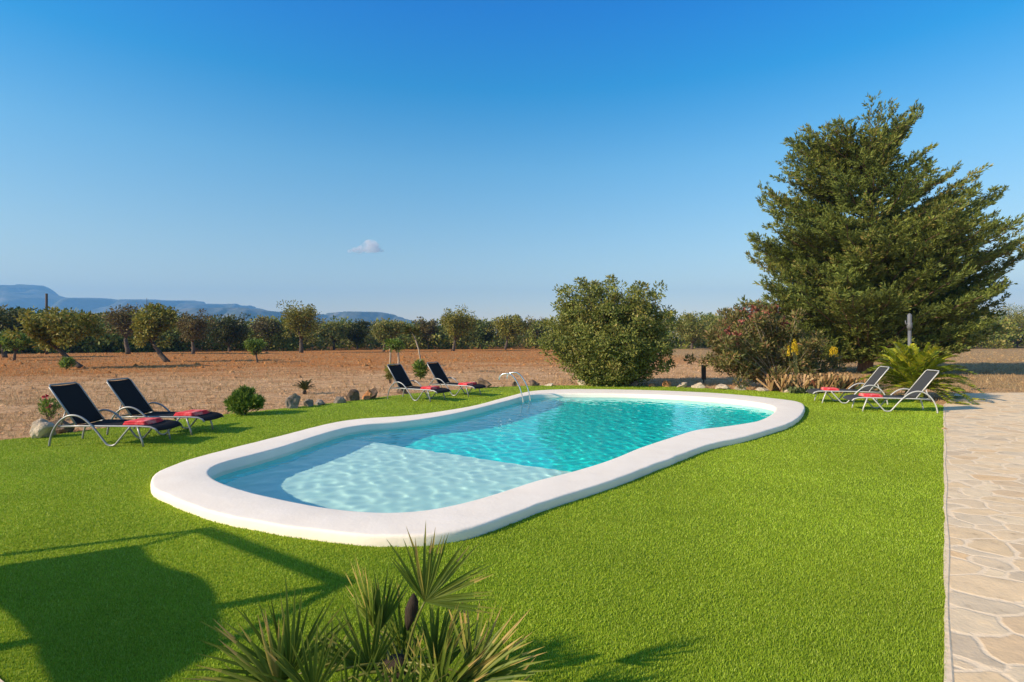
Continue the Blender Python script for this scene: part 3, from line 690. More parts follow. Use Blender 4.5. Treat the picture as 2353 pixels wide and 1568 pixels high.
# ---- cycads
def cycad(label, loc, n, L, seed, name='cycad', el0=-.1, el1=1.35, mat='cycad'):
    rg = np.random.default_rng(seed); root = thing(name, label, 'cycad', loc)
    mb = MB(); mb.tube([(0, 0, -.03), (0, 0, L*.10), (0, 0, L*.22)], [L*.13, L*.15, L*.10], 10); mb.build('trunk', M['fibre'], root)
    c, d, LL, rn = [], [], [], []; rb = MB()
    for i in range(n):
        a = i*2.39996+rg.normal(0, .1); e = el0+(el1-el0)*((i+.5)/n)**.8; l = L*rg.uniform(.85, 1.08)*(1 if e < 1.1 else .85)
        h = np.array([math.cos(a), math.sin(a), 0]); tt = np.linspace(0, 1, 26)
        drop = .42*l*math.cos(e)
        P = np.array([h*(l*t*math.cos(e))+np.array([0, 0, L*.2+l*t*math.sin(e)+.30*l*t*(1-t)-drop*t**2.4*.75]) for t in tt])
        P[:, 2] = np.maximum(P[:, 2], .03+rg.random()*.04)
        rb.tube(P[::5], np.linspace(.012, .004, len(P[::5]))*L/1.4, 4, False)
        tone = rg.random()
        for j in range(3, 26):
            t = tt[j]; tan = P[j]-P[j-1]; tan /= np.linalg.norm(tan)+1e-9; s = np.cross(tan, np.array([0, 0, 1.])); s /= np.linalg.norm(s)+1e-9
            ll = l*.17*math.sin(math.pi*min(1, .15+t*.82))**.6
            for sg in (-1, 1):
                c.append(P[j]); d.append(tan*.75+s*sg*.8+np.array([0, 0, .22])); LL.append(ll*rg.uniform(.85, 1.1)); rn.append(np.clip(.65*tone+.4*rg.random(), 0, 1))
    rb.build('frond_rib', M['palm_stalk'], root)
    c, d, LL = np.array(c), np.array(d), np.array(LL); d /= np.linalg.norm(d, axis=1)[:, None]
    # leaflets lie in the frond's plane: two-vertex wide narrow blades
    upv = np.array([0, 0, 1.]); s = np.cross(d, upv+rg.normal(0, .25, d.shape)); s /= np.linalg.norm(s, axis=1)[:, None]
    w = (.036*L/1.4)+0*LL; V = np.stack([c, c+d*(LL*.4)[:, None]+s*w[:, None], c+d*LL[:, None], c+d*(LL*.4)[:, None]-s*w[:, None]], 1).reshape(-1, 3)
    leaf_obj('leaflets', V, M[mat], root, rg, np.array(rn)); return root
cycad('large bright green cycad with arching fronds behind the right-hand loungers', at(2102, 916), 74, 1.62, 51, el0=-.25)
cycad('small dark cycad on a short stump in the dry field beyond the rocks', at(700, 905), 26, .46, 52, el0=.3, mat='carob')

# ---- succulents
def spikes(mb_v, mb_f, base, n, L, spread, w, rg, up=.9):
    for i in range(n):
        a = rg.uniform(0, 6.28); t = rg.uniform(0, spread); d = np.array([math.cos(a)*math.sin(t), math.sin(a)*math.sin(t), math.cos(t)*up]); l = L*rg.uniform(.6, 1.1)
        b = base+rg.normal(0, .05, 3)*np.array([1, 1, 0]); s = np.cross(d, rg.normal(0, 1, 3)); s /= np.linalg.norm(s); cur = np.array([d[0], d[1], 0])*.25*l
        m = len(mb_v); mid = b+d*l*.5+cur*.25
        mb_v += [b-s*w*.7, b+s*w*.7, mid+s*w, mid-s*w, b+d*l+cur]; mb_f += [(m, m+1, m+2, m+3), (m+3, m+2, m+4, m+4)]
def succulent(label, cen, rad, n_ros, L, mat, seed, flowers=None, name='succulent_clump'):
    rg = np.random.default_rng(seed); root = thing(name, label, 'succulent', cen); v, f = [], []
    for i in range(n_ros):
        q = rg.normal(0, .5, 2)*np.array(rad); spikes(v, f, np.array([q[0], q[1], 0]), 17, L, .75, .030, rg)
    f4 = [q for q in f]; o = mesh_np('foliage', np.array(v), np.array([q if q[2] != q[3] else q for q in f4]), M[mat], root, rg.random(len(f4)))
    o.data.validate()
    if flowers:
        for (x, y, z) in flowers:
            st = MB().tube([(x*.3, y*.3, .1), (x*.8, y*.8, z*.6), (x, y, z-.22)], [.008, .007, .005], 5).build('flower_stalk', M['aloe_green'], root)
            n = 95; u = rg.random(n); a = rg.uniform(0, 6.28, n); c = np.c_[x+np.cos(a)*.02, y+np.sin(a)*.02, z-.30+u*.32]
            d = np.c_[np.cos(a)*.5, np.sin(a)*.5, -np.ones(n)*.9]
            leaf_obj('flower_spike', leaf_quads(c, d, .060*(1.15-u*.7), .022, rg), M['flower_yellow'], root, rg)
    return root
B = at(1872, 900)
succulent('dense clump of tan pointed succulent leaves at the lawn edge by the loungers', B, (1.25, .5), 70, 1.25, 'aloe_tan', 61)
B = at(1832, 903); k = B[1]/F
succulent('aloe with a tight tuft of yellow flower spikes in front of the oleander', B, (.4, .3), 8, .5, 'aloe_green', 62, [((x-1832)*k, 0+.1*i, (903-y)*k) for i, (x, y) in enumerate([(1822, 786), (1829, 780), (1836, 784), (1842, 792), (1826, 795)])], 'flowering_aloe')
B = at(1920, 884); k = B[1]/F
succulent('aloe with spreading yellow flower spikes in front of the cypress trunk', B, (.4, .3), 8, .5, 'aloe_green', 63, [((x-1920)*k, .1*i, (884-y)*k) for i, (x, y) in enumerate([(1908, 800), (1916, 797), (1925, 798), (1933, 800), (1938, 806), (1903, 808)])], 'flowering_aloe')

# ------------------------------------------------------------------ loungers
def make_lounger():
    root = empty('sun_lounger', (0, 0, 0))
    W = .31; r = .0155
    for s in (-1, 1):
        y = s*W
        P = spline(np.array([(0, 0), (.02, .12), (.07, .26), (.17, .40), (.30, .485), (.43, .50), (.56, .455), (.68, .36), (.80, .23), (.92, .08), (.97, .03), (1.03, .016), (1.09, .03), (1.14, .08), (1.24, .20), (1.34, .315)]), 5)
        MB().tube([(a, y*1.06, b) for a, b in P], r*1.05, 8).build('arm_support', M['alu'], root)
        MB().tube([(1.46, y*1.03, .315), (1.50, y*1.05, .2), (1.54, y*1.05, .09), (1.56, y*1.05, 0)], r, 8).build('front_leg', M['alu'], root)
        MB().tube([(.13, y*.98, .315), (.5, y*.98, .325), (1.0, y*.98, .325), (1.5, y*.98, .325), (1.66, y*.98, .315), (1.74, y*.98, .285), (1.78, y*.98, .24)], r, 8).build('side_rail', M['alu'], root)
    MB().tube([(.13, -W*.98, .315), (.13, W*.98, .315)], r*.9, 8).build('cross_bar', M['alu'], root)
    MB().tube([(1.46, -W, .308), (1.46, W, .308)], r*.9, 8).build('cross_bar', M['alu'], root)
    tx, tz, hx, hz = -.05, .975, .42, .335
    bk = [(hx, -W*.93, hz), (tx+.02, -W*.93, tz-.03), (tx-.012, -W*.80, tz+.006), (tx-.012, W*.80, tz+.006), (tx+.02, W*.93, tz-.03), (hx, W*.93, hz)]
    MB().tube(bk, r*.9, 8).build('back_frame', M['alu'], root)
    for s in (-1, 1):
        MB().tube([(.13, s*W*.85, .315), (.22, s*W*.85, .56)], r*.7, 6).build('back_strut', M['alu'], root)
    def sheet(prof, w, name):
        v, f = [], []; m = 9
        for i, (x, z) in enumerate(prof):
            for j in range(m):
                q = j/(m-1)*2-1; sag = .016*(1-q*q)
                v.append((x, q*w, z-sag+.004)); 
        n = len(prof)
        f = [(i*m+j, i*m+j+1, (i+1)*m+j+1, (i+1)*m+j) for i in range(n-1) for j in range(m-1)]
        o = MB().add(v, f, True).build(name, M['sling'], root); md = o.modifiers.new('t', 'SOLIDIFY'); md.thickness = .006; return o
    sheet([(hx+(tx-hx)*t, hz+(tz-hz)*t) for t in np.linspace(.02, .99, 12)], W*.93, 'backrest')
    sheet([(.43, .335), (.7, .332), (1.0, .332), (1.3, .332), (1.55, .332), (1.66, .322), (1.74, .292), (1.785, .25)], W*.96, 'seat')
    return root
def make_towel():
    v = []; nx, ny = 12, 12; mb = MB(); rg = np.random.default_rng(3)
    for lay, (L, Wd, z0, dz) in enumerate([(.36, .50, 0, .024), (.345, .485, .024, .024), (.33, .46, .048, .020)]):
        top = [[(-L/2+L*i/nx, -Wd/2+Wd*j/ny, z0+dz*(.55 if (i in (0, nx) or j in (0, ny)) else 1)+rg.normal(0, .0018)) for j in range(ny+1)] for i in range(nx+1)]
        vs = [p for row in top for p in row]; n1 = len(vs)
        bot = [(x*1.0, y, z0+dz*.1) for x, y, z in vs]; idx = lambda i, j: i*(ny+1)+j
        f = [(idx(i, j), idx(i+1, j), idx(i+1, j+1), idx(i, j+1)) for i in range(nx) for j in range(ny)]
        ring = [idx(0, j) for j in range(ny+1)]+[idx(i, ny) for i in range(1, nx+1)]+[idx(nx, j) for j in range(ny-1, -1, -1)]+[idx(i, 0) for i in range(nx-1, 0, -1)]
        f += [(ring[i], ring[(i+1) % len(ring)], n1+ring[(i+1) % len(ring)], n1+ring[i]) for i in range(len(ring))]
        mb.add(vs+bot, f, True)
    return mb.build('folded_towel', M['towel'])
LG = [  # x, y of the near rear foot's middle, heading, label, towel place along the seat
    (at(114, 1026)[:2]+np.array([.02, .31]), R(-2), 'sun lounger with black sling nearest the left edge, pale rock behind its head', 1.33, 1),
    (at(247, 1000)[:2]+np.array([.02, .31]), R(-2), 'black sling sun lounger behind the leftmost one, close to the green bush', 1.36, 1),
    (np.array([-3.42, 15.95]), R(-30), 'black sling sun lounger by the rocks, left of the pair near the pool ladder', 1.30, 1),
    (np.array([-2.48, 17.25]), R(-30), 'black sling sun lounger nearest the pool ladder with the rock at its foot', 1.30, 1),
    (np.array([9.98, 12.98]), R(167), 'sun lounger with grey frame standing at the corner of the stone path', 1.27, -1),
    (np.array([9.95, 14.62]), R(167), 'sun lounger in front of the cycad, farther from the path than its twin', 1.27, -1)]
TL = ['red folded towel on the lounger nearest the left edge', 'red folded towel on the lounger close to the green bush', 'red folded towel on the left lounger by the rocks', 'red folded towel on the lounger nearest the pool ladder',
      'red folded towel on the lounger at the stone path corner', 'red folded towel on the lounger in front of the cycad']
lp, tw = make_lounger(), make_towel()
for i, (p, a, lab, tx, sd) in enumerate(LG):
    o = lp if i == 0 else copy_tree(lp)
    o.location = (p[0], p[1], .006); o.rotation_euler = (0, 0, a); tag(o, lab, 'sun lounger', 'sun loungers around the pool')
    if i > 3:                        # the pair by the path has paler frames and fabric lightened for sunlight
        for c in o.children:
            c.material_slots[0].link = 'OBJECT'; c.material_slots[0].material = M['sling_sunlit' if c.data.materials[0] == M['sling'] else 'alu_pale']
    q = tw if i == 0 else copy_tree(tw)
    ca, sa = math.cos(a), math.sin(a)
    q.location = (p[0]+ca*tx, p[1]+sa*tx, .006+.327); q.rotation_euler = (0, 0, a+R([3, -4, 6, -5, 4, -3][i])); tag(q, TL[i], 'towel', 'red folded towels on the loungers')

# ------------------------------------------------------------------ rocks
def rock(label, px, base, w, h, mat, seed, tilt=0.0, group=None, sharp=.25):
    rg = np.random.default_rng(seed); B = at(px, base); k = B[1]/F
    bm = bmesh.new(); bmesh.ops.create_icosphere(bm, subdivisions=4, radius=1)
    ds = rg.normal(0, 1, (11, 3)); ds /= np.linalg.norm(ds, axis=1)[:, None]; off = rg.uniform(.45, .85, 11)
    fr = rg.normal(0, 1, (40, 3))*np.linspace(2, 11, 40)[:, None]; ph = rg.uniform(0, 6, 40); am = .16/np.linspace(2, 11, 40)
    for v in bm.verts:
        p = np.array(v.co)
        for d, o_ in zip(ds, off):           # broken faces
            e = p @ d-o_
            if e > 0: p = p-d*e*.96
        p = p*(1+(am*np.sin(fr @ p+ph)).sum()*.45)
        p[2] = max(p[2], -.55)
        v.co = p
    me = bpy.data.meshes.new('rock'); 
    zs = [v.co.z for v in bm.verts]; zmin, zmax = min(zs), max(zs); xs_ = [v.co.x for v in bm.verts]; wx_ = max(xs_)-min(xs_)
    for v in bm.verts: v.co = Vector((v.co.x*w*k/wx_, v.co.y*w*k/wx_*.8, (v.co.z-zmin)/(zmax-zmin)*h*k-.03))
    bm.to_mesh(me); bm.free(); me.materials.append(M[mat])
    o = bpy.data.objects.new('rock', me); C.objects.link(o); o.location = [float(q) for q in B]; o.rotation_euler = (0, tilt, rg.uniform(-.4, .4))
    return tag(o, label, 'rock', group)
RG = 'rocks along the lawn edge'
rock('pale upright rock behind the head of the leftmost lounger', 100, 1004, 50, 46, 'rock_pale', 1, .1, RG)
rock('dark low rock beside the pale upright one at the lawn edge', 138, 994, 52, 34, 'rock_brown', 2, 0, RG)
rock('tall grey rounded rock right of the green bush', 670, 938, 36, 38, 'rock_grey', 3, .05, RG)
rock('low grey rock just right of the tall rounded one', 709, 934, 22, 20, 'rock_grey', 4, 0, RG)
rock('small flat rock third from the green bush', 733, 931, 26, 16, 'rock_grey', 5, 0, RG)
rock('low brownish grey rock alone in the gap of the row', 777, 926, 28, 18, 'rock_grey', 6, 0, RG)
rock('jagged peaked brown rock leftmost of the pointed three', 807, 921, 32, 30, 'rock_brown', 7, .15, RG)
rock('orange leaning slab between two dark rocks', 839, 918, 26, 28, 'rock_orange', 8, .5, RG)
rock('dark upright rock touching the orange slab', 859, 916, 22, 26, 'rock_brown', 9, -.1, RG)
rock('dark rock in the shade under the left lounger by the pool ladder', 925, 905, 30, 18, 'rock_brown', 10, 0, RG)
rock('pointed dark brown rock at the foot of the lounger near the pool ladder', 1112, 891, 36, 24, 'rock_brown', 11, .1, RG)
rock('brown lump low beside the pointed rock', 1092, 891, 26, 16, 'rock_grey', 12, 0, RG)
rock('small dark rock seen between the pool handrails', 1183, 888, 12, 14, 'rock_brown', 13, 0, RG)
rock('square brown rock right of the pool handrails', 1226, 886.5, 26, 16, 'rock_brown', 14, 0, RG)
rock('little pale flat stone between the square rock and the big shrub', 1262, 886.4, 22, 8, 'rock_pale', 15, 0, RG)
rock('pale rounded boulder at the left foot of the big round shrub', 1345, 885, 34, 17, 'rock_pale', 16, 0, RG)
rock('dark rock right of the big shrub in its shade', 1456, 887.5, 26, 14, 'rock_brown', 17, 0, RG)
rock('tiny orange stone left of the whitish stone row', 1500, 888.5, 18, 9, 'rock_orange', 18, 0, RG)
rock('pointed tan stone just before the whitish row', 1532, 889, 22, 16, 'rock_orange', 19, .2, RG)
rock('whitish round stone, leftmost of the pale row behind the pool', 1568, 890.5, 25, 14, 'rock_pale', 20, 0, RG)
rock('whitish sloping stone, second of the pale row behind the pool', 1607, 892, 31, 15, 'rock_pale', 21, .12, RG)
rock('yellowish oblong stone, third of the pale row behind the pool', 1658, 894.5, 34, 14, 'rock_pale', 22, 0, RG)
rock('pinkish round stone, fourth of the pale row behind the pool', 1701, 896.5, 28, 14, 'rock_pale', 23, 0, RG)
rock('flat white stone, fifth of the pale row behind the pool', 1754, 899, 34, 11, 'rock_pale', 24, 0, RG)
rock('pale round stone beside the tan succulent clump', 1806, 901, 28, 14, 'rock_pale', 25, 0, RG)

# ------------------------------------------------------------------ posts
root = thing('lamp_post', 'grey garden lamp post standing in front of the cypress', 'lamp post', at(2090, 905))
kk = at(2090, 905)[1]/F
Hh = (905-724)*kk
MB().tube([(0, 0, 0), (0, 0, Hh*.55), (0, 0, Hh*.8)], [.055, .05, .048], 12).build('pole', M['post'], root)
MB().tube([(0, 0, Hh*.8), (0, 0, Hh*.83), (0, 0, Hh*.835), (0, 0, Hh*.9), (0, 0, Hh*.905), (0, 0, Hh*1.0), (0, 0, Hh*1.02)], [.048, .06, .075, .075, .06, .062, .02], 12).build('head', M['post'], root)
MB().tube([(-.05, 0, Hh*.87), (-.12, 0, Hh*.89), (-.13, 0, Hh*.93)], [.02, .02, .015], 6).build('bracket', M['post'], root)
B = at(107, 815); kk = B[1]/F
tag(MB().tube([(0, 0, 0), (0, 0, (815-675)*kk)], [.13, .11], 8).build('utility_post', M['dark_wood']), 'thin dark post rising above the trees before the hills', 'post').location = [float(q) for q in B]
B = at(1617, 880); kk = B[1]/F
tag(MB().box((0, 0, 24*kk), (.16, .10, 34*kk)).tube([(0, 0, 0), (0, 0, 12*kk)], .03, 6).build('garden_bollard', M['dark_wood'], bevel=.01), 'small dark brown garden light box between round shrub and oleander', 'garden light').location = [float(q) for q in B]

# ------------------------------------------------------------------ small plants beside the lawn
bush('green_bush', 'dense low green bush at the lawn edge beside the left loungers', 'bush', 560, 953, 895, 520, 606, 'fresh', 71, 7000, .075)
bush('rose_bush', 'thin bush with a few bright red flowers behind the leftmost lounger', 'bush', 112, 965, 912, 90, 140, 'fresh', 72, 240, .06)
rg = np.random.default_rng(5); o = bpy.data.objects.get('rose_bush'); 
for e in ((-.05, 0, .42), (-.16, .1, .36), (.1, -.1, .30), (-.1, .05, .5)): bloom('flower', np.array(e), .075, 12, .045, M['flower_pink'], o, rg)
bush('field_bush', 'small round grey-green bush beside the leaning almond trunk', 'bush', 153, 849, 822, 139, 168, 'fresh', 73, 700, .14)
bush('leafy_plant', 'bright green leafy plant behind the loungers near the bent stem', 'plant', 966, 872, 826, 950, 982, 'fresh', 74, 900, .12)
bush('yellow_plant', 'yellowish plant half hidden behind the left lounger near the ladder', 'plant', 896, 880, 832, 884, 908, 'almond', 75, 420, .10)
for i, (x, lab) in enumerate(((897, 'slim young tree with a tuft of light leaves, left one of two'), (915, 'slim young tree with a tuft of light leaves, right one of two'))):
    tree('young_tree', lab, 'young tree', x, 842, 778, x-14, x+14, 'fresh', 80+i, crown_base=806, leaves=420, lsize=.13, limbs=4, bark='pale_stem', group='pair of slim young trees in the field')
tree('sapling', 'small green sapling standing alone in the red soil', 'sapling', 592, 833, 776, 560, 608, 'fresh', 83, crown_base=815, leaves=800, lsize=.15, limbs=6)
# bent bare stem with a drooping dark tuft
B = at(967, 858); kk = B[1]/F; root = thing('bent_palm', 'thin pale bent stem topped by a drooping dark tuft above the loungers', 'plant', B)
rg = np.random.default_rng(9)
MB().tube([(0, 0, 0), (-1*kk, 0, 30*kk), (-5*kk, 0, 55*kk), (-14*kk, 0, 82*kk), (-22*kk, 0, 96*kk)], [.05, .045, .04, .03, .025], 7).build('stem', M['pale_stem'], root)
c = np.repeat(np.array([[-22*kk, 0, 98*kk]]), 90, 0); d = rg.normal(0, 1, (90, 3)); d[:, 2] = d[:, 2]*.35-.15; d[:, 0] *= 1.3
leaf_obj('foliage', leaf_quads(c+rg.normal(0, .08, (90, 3)), d, .48, .09, rg), M['carob'], root, rg)

# ------------------------------------------------------------------ orchard trees in front of the far wood
TG = 'orchard trees at the far side of the field'
T = [  # px, base, top, xl, xr, leaf, crown_base, lean, sparse, leaves, lsize, label
    (191, 846, 706, 60, 222, 'almond', 800, -60, .0, 3600, .20, 'leaning almond tree with yellow-green crown, its dark trunk tilted left'),
    (32, 829, 760, -5, 82, 'fresh', 806, 0, 0, 1500, .20, 'bright green low tree at the left edge of the field'),
    (12, 822, 706, -60, 62, 'carob', 800, 0, 0, 2600, .26, 'dark green dense tree standing behind the bright green low one'),
    (294, 814, 692, 236, 332, 'brown_leaf', 775, 0, .35, 1900, .22, 'forked tree with thin brown crown and bare dark limbs'),
    (386, 832, 690, 302, 404, 'almond', 785, -35, .3, 2300, .20, 'thin leaning tree with sparse olive crown left of the brown round one'),
    (443, 814, 714, 398, 486, 'brown_leaf', 785, 0, .05, 2200, .22, 'round brown-leaved tree in the left part of the tree line'),
    (528, 808, 722, 478, 572, 'carob', 795, 0, 0, 2600, .28, 'dark green wide tree right of the round brown one'),
    (612, 806, 728, 572, 652, 'brown_leaf', 788, 0, .0, 2400, .24, 'pinkish brown round tree behind the lone green sapling'),
    (692, 811, 692, 646, 735, 'almond', 776, 0, .0, 3300, .21, 'tall yellow-green tree rising above the tree line left of the middle'),
    (768, 804, 734, 728, 806, 'olive', 788, 0, .1, 2000, .26, 'olive-green tree just right of the tall yellow-green one'),
    (820, 803, 733, 784, 858, 'carob', 790, 0, 0, 2400, .30, 'low dark spreading tree near the middle of the tree line'),
    (880, 808, 731, 846, 938, 'olive', 788, 0, .05, 2600, .26, 'pale olive tree with forked trunk behind the two slim young trees'),
    (985, 803, 732, 945, 1016, 'brown_leaf', 784, 0, .2, 1800, .27, 'thin brownish tree right of the bent pale stem'),
    (1040, 807, 711, 1004, 1100, 'almond', 782, 0, .0, 3200, .24, 'tall bushy yellow-olive tree near the middle of the far field edge'),
    (1072, 801, 722, 1058, 1112, 'olive', 785, 0, 0, 1600, .28, 'darker tree growing against the tall bushy yellow-olive one'),
    (1160, 803, 722, 1124, 1222, 'almond', 780, 0, .0, 3000, .27, 'wide olive tree left of the big round shrub'),
    (1232, 800, 730, 1205, 1268, 'brown_leaf', 782, 0, .1, 1700, .28, 'brownish tree partly hidden by the left side of the big round shrub'),
    (1590, 803, 713, 1545, 1640, 'olive', 788, 0, 0, 3000, .26, 'olive tree showing just right of the big round shrub'),
    (1665, 805, 722, 1622, 1715, 'olive', 788, 0, 0, 2800, .26, 'olive tree behind the left side of the oleander'),
    (1735, 803, 715, 1695, 1790, 'carob', 788, 0, 0, 2400, .28, 'dark tree behind the top of the oleander'),
    (2330, 800, 690, 2272, 2420, 'olive', 792, 0, .0, 4200, .20, 'rounded olive bush-like tree at the right edge beyond the cypress'),
    (240, 806, 712, 200, 262, 'brown_leaf', 780, 0, .1, 1700, .26, 'brown tree squeezed between the leaning almond and the forked tree'),
    (350, 803, 718, 322, 382, 'olive', 785, 0, .1, 1700, .26, 'grey-olive tree behind the thin leaning one'),
    (1115, 801, 736, 1094, 1140, 'carob', 785, 0, 0, 1300, .3, 'low dark tree between the yellow-olive and the wide olive trees'),
]
for i, (px, b, tp_, xl, xr, lf, cb, ln, sp, nl, ls, lab) in enumerate(T):
    tree('orchard_tree', lab, 'tree', px, b, tp_, xl, xr, lf, 200+i, crown_base=cb, lean=ln, sparse=sp, leaves=nl, lsize=ls, group=TG, limbs=8)

# the wood behind them: one mass
rg = np.random.default_rng(77); cs, rs = [], []
for i in range(520):
    px = rg.uniform(-420, 2800)
    base = np.interp(px, [-420, 0, 600, 1200, 2800], [812, 809, 802, 798.5, 798])+rg.uniform(-5, 4)
    B = at(px, base); k = B[1]/F
    H = max(2.8, (base-np.interp(px, [-420, 0, 250, 600, 1000, 1600, 2800], [714, 714, 726, 738, 741, 722, 722]))*k*rg.uniform(.82, 1.12)); r = rg.uniform(2.2, 3.8)
    for j in range(18):
        q = rg.normal(0, 1, 3); q /= np.linalg.norm(q)
        cs.append(B+np.array([q[0]*r*.8, q[1]*r*.8, H*.46+q[2]*H*.44])); rs.append(rg.uniform(.7, 1.3)*min(1, H/4))
V = clump_leaves(np.array(cs), np.array(rs), 34, .46, .27, rg)
n = len(cs)//18; tone = np.repeat(np.random.default_rng(4).random(n), 18*34)
o = leaf_obj('woodland', V, M['wood_far'], None, rg, np.clip(.75*tone+.3*rg.random(len(tone))-.03, 0, 1)); struct(o, 'stuff')

# ------------------------------------------------------------------ fan palm in front
def fan(vv, ff, rn, hub, main, normal, nseg, spread, L, rg, w=.0090, tone=.4, fold=.35, bare=0.0):
    main = main/np.linalg.norm(main); normal = normal-main*(normal @ main); normal /= np.linalg.norm(normal); side = np.cross(normal, main)
    for i in range(nseg):
        a = (i/(nseg-1)-.5)*spread+rg.normal(0, .035); d = main*math.cos(a)+side*math.sin(a); s = -main*math.sin(a)+side*math.cos(a)
        l = L*(1-.16*(2*i/(nseg-1)-1)**2)*rg.uniform(.86, 1.08); z = rg.normal(0, .06); cup = .14*(2*i/(nseg-1)-1)**2
        st = [0, .12, .35, .7, 1.0]; ws = [.12, .55, 1.0, .62, .04]; m = len(vv); tn = np.clip(tone+rg.normal(0, .16), 0, .85); bend = float(np.clip(rg.normal(0, .05), -.1, .1))
        for q, (t, wk) in enumerate(zip(st, ws)):
            c = hub+d*l*t+normal*(l*(cup*t+z*t*t))-np.array([0, 0, .05*l*t*t*t])+s*(bend*l*t*t)
            lift = normal*w*wk*fold*1.6
            vv += [c-s*w*wk+lift, c, c+s*w*wk+lift]
            if q:
                b = m+3*(q-1); ff += [(b, b+1, b+4, b+3), (b+1, b+2, b+5, b+4)]
                r_ = tn if q < 4 else min(1, tn+rg.uniform(.05, .5)); rn += [r_, min(1, r_+.06)]
def fan_palm(label, base, fronds, seed, group=None):
    rg = np.random.default_rng(seed); root = thing('fan_palm', label, 'palm', base, 0, group); b = np.asarray(base, float)
    MB().tube([(0, 0, -.02), (.01, 0, .12), (.0, .01, .26)], [.10, .09, .05], 9).build('trunk', M['fibre'], root)
    for (hub, tip, nrm, nseg, spread, L, tone) in fronds:
        hub = np.asarray(hub, float)-b; tip = np.asarray(tip, float)-b; vv, ff, rn = [], [], []
        fan(vv, ff, rn, hub, tip-hub, np.asarray(nrm, float), nseg, R(spread), L, rg, tone=tone)
        f = mesh_np('frond', np.array(vv), np.array(ff), M['palm'], root, rn)
        s0 = np.array([rg.normal(0, .03), rg.normal(0, .03), .22]); m_ = (s0*.6+hub*.4)+np.array([0, 0, .08])
        tt = np.linspace(0, 1, 6)[:, None]; P = s0*(1-tt)**2+2*m_*tt*(1-tt)+hub*tt**2
        o = MB().tube(P, np.linspace(.008, .0045, 6), 5).build('leaf_stalk', M['palm_stalk'], f)
    return root
Y1 = 2.5
FR = [(pt(976, 1383, Y1), pt(1052, 1262, Y1+.02), (.15, -.95, .2), 26, 132, .38, .45),
      (pt(860, 1446, Y1+.1), pt(832, 1310, Y1+.15), (-.75, -.5, .2), 18, 80, .36, .50),
      (pt(872, 1450, Y1+.16), pt(880, 1330, Y1+.2), (.6, -.6, .2), 14, 70, .31, .30),
      (pt(665, 1558, Y1-.05), pt(580, 1440, Y1-.1), (.1, -.9, .45), 28, 150, .47, .32),
      (pt(640, 1590, Y1-.12), pt(545, 1490, Y1-.2), (.3, -.7, .6), 16, 80, .43, .66),
      (pt(851, 1548, Y1+.02), pt(812, 1400, Y1), (.2, -.9, .3), 18, 85, .38, .35),
      (pt(1085, 1560, Y1-.05), pt(1170, 1450, Y1-.05), (-.2, -.85, .45), 22, 125, .41, .60),
      (pt(1070, 1575, Y1-.12), pt(1180, 1520, Y1-.18), (-.2, -.6, .75), 18, 100, .36, .55),
      (pt(755, 1540, Y1+.15), pt(768, 1470, Y1+.2), (0, -.8, .5), 16, 130, .24, .3),
      (pt(1000, 1560, Y1+.2), pt(1012, 1440, Y1+.25), (.3, -.8, .3), 16, 80, .36, .35),
      (pt(935, 1580, Y1+.1), pt(915, 1450, Y1+.15), (-.3, -.9, .2), 16, 70, .38, .3),
      (pt(960, 1640, Y1-.2), pt(1000, 1540, Y1-.3), (0, -.6, .7), 18, 150, .32, .4),
      (pt(800, 1640, Y1-.2), pt(760, 1550, Y1-.3), (.1, -.6, .7), 18, 160, .33, .3),
      (pt(1120, 1640, Y1), pt(1230, 1600, Y1+.05), (-.1, -.5, .8), 20, 160, .36, .5),
      (pt(620, 1650, Y1), pt(520, 1600, Y1-.05), (.1, -.5, .8), 20, 160, .36, .35),
      (pt(900, 1560, Y1+.35), pt(930, 1470, Y1+.5), (.2, -.7, .6), 18, 150, .32, .25),
      (pt(1050, 1600, Y1+.35), pt(1120, 1530, Y1+.5), (-.2, -.7, .6), 18, 150, .33, .4),
      (pt(720, 1600, Y1-.1), pt(690, 1500, Y1-.12), (.2, -.85, .4), 16, 110, .34, .4),
      (pt(905, 1620, Y1-.2), pt(890, 1520, Y1-.28), (.1, -.75, .6), 16, 140, .30, .45),
      (pt(1010, 1610, Y1-.15), pt(1050, 1500, Y1-.2), (-.2, -.85, .4), 16, 110, .34, .5),
      (pt(925, 1500, Y1+.2), pt(915, 1385, Y1+.25), (-.4, -.8, .2), 15, 75, .32, .4),
      (pt(1000, 1520, Y1+.15), pt(1035, 1410, Y1+.2), (.3, -.8, .3), 14, 80, .32, .35),
      (pt(985, 1590, Y1-.1), pt(1045, 1420, Y1-.05), (.8, -.5, .1), 9, 22, .40, .7),
      (pt(1010, 1600, Y1-.1), pt(1110, 1500, Y1-.1), (.7, -.5, .5), 8, 18, .40, .75)]
pb = np.array([(905-HX)/F*Y1, Y1+.02, 0])
fp = fan_palm('spiky fan palm in the foreground rising from the bottom edge', pb, FR, 91)
# dry fibrous spathe between the stalks
sp = pt(946, 1400, Y1+.06)-pb
MB().tube([sp+np.array(q) for q in ((-.02, 0, -.10), (-.012, 0, -.055), (.0, 0, 0), (.008, 0, .04), (.01, 0, .075))], [.004, .022, .032, .024, .003], 9).build('spathe', M['fibre'], fp)

f2 = copy_tree(fp); f2.location = (-4.45, 2.35, 0); f2.rotation_euler = (0, 0, .35); tag(f2, 'unseen fan palm copy added to cast shadow on the lawn by the garden swing', 'palm')  # copy out of view, added for its shadow on the lawn

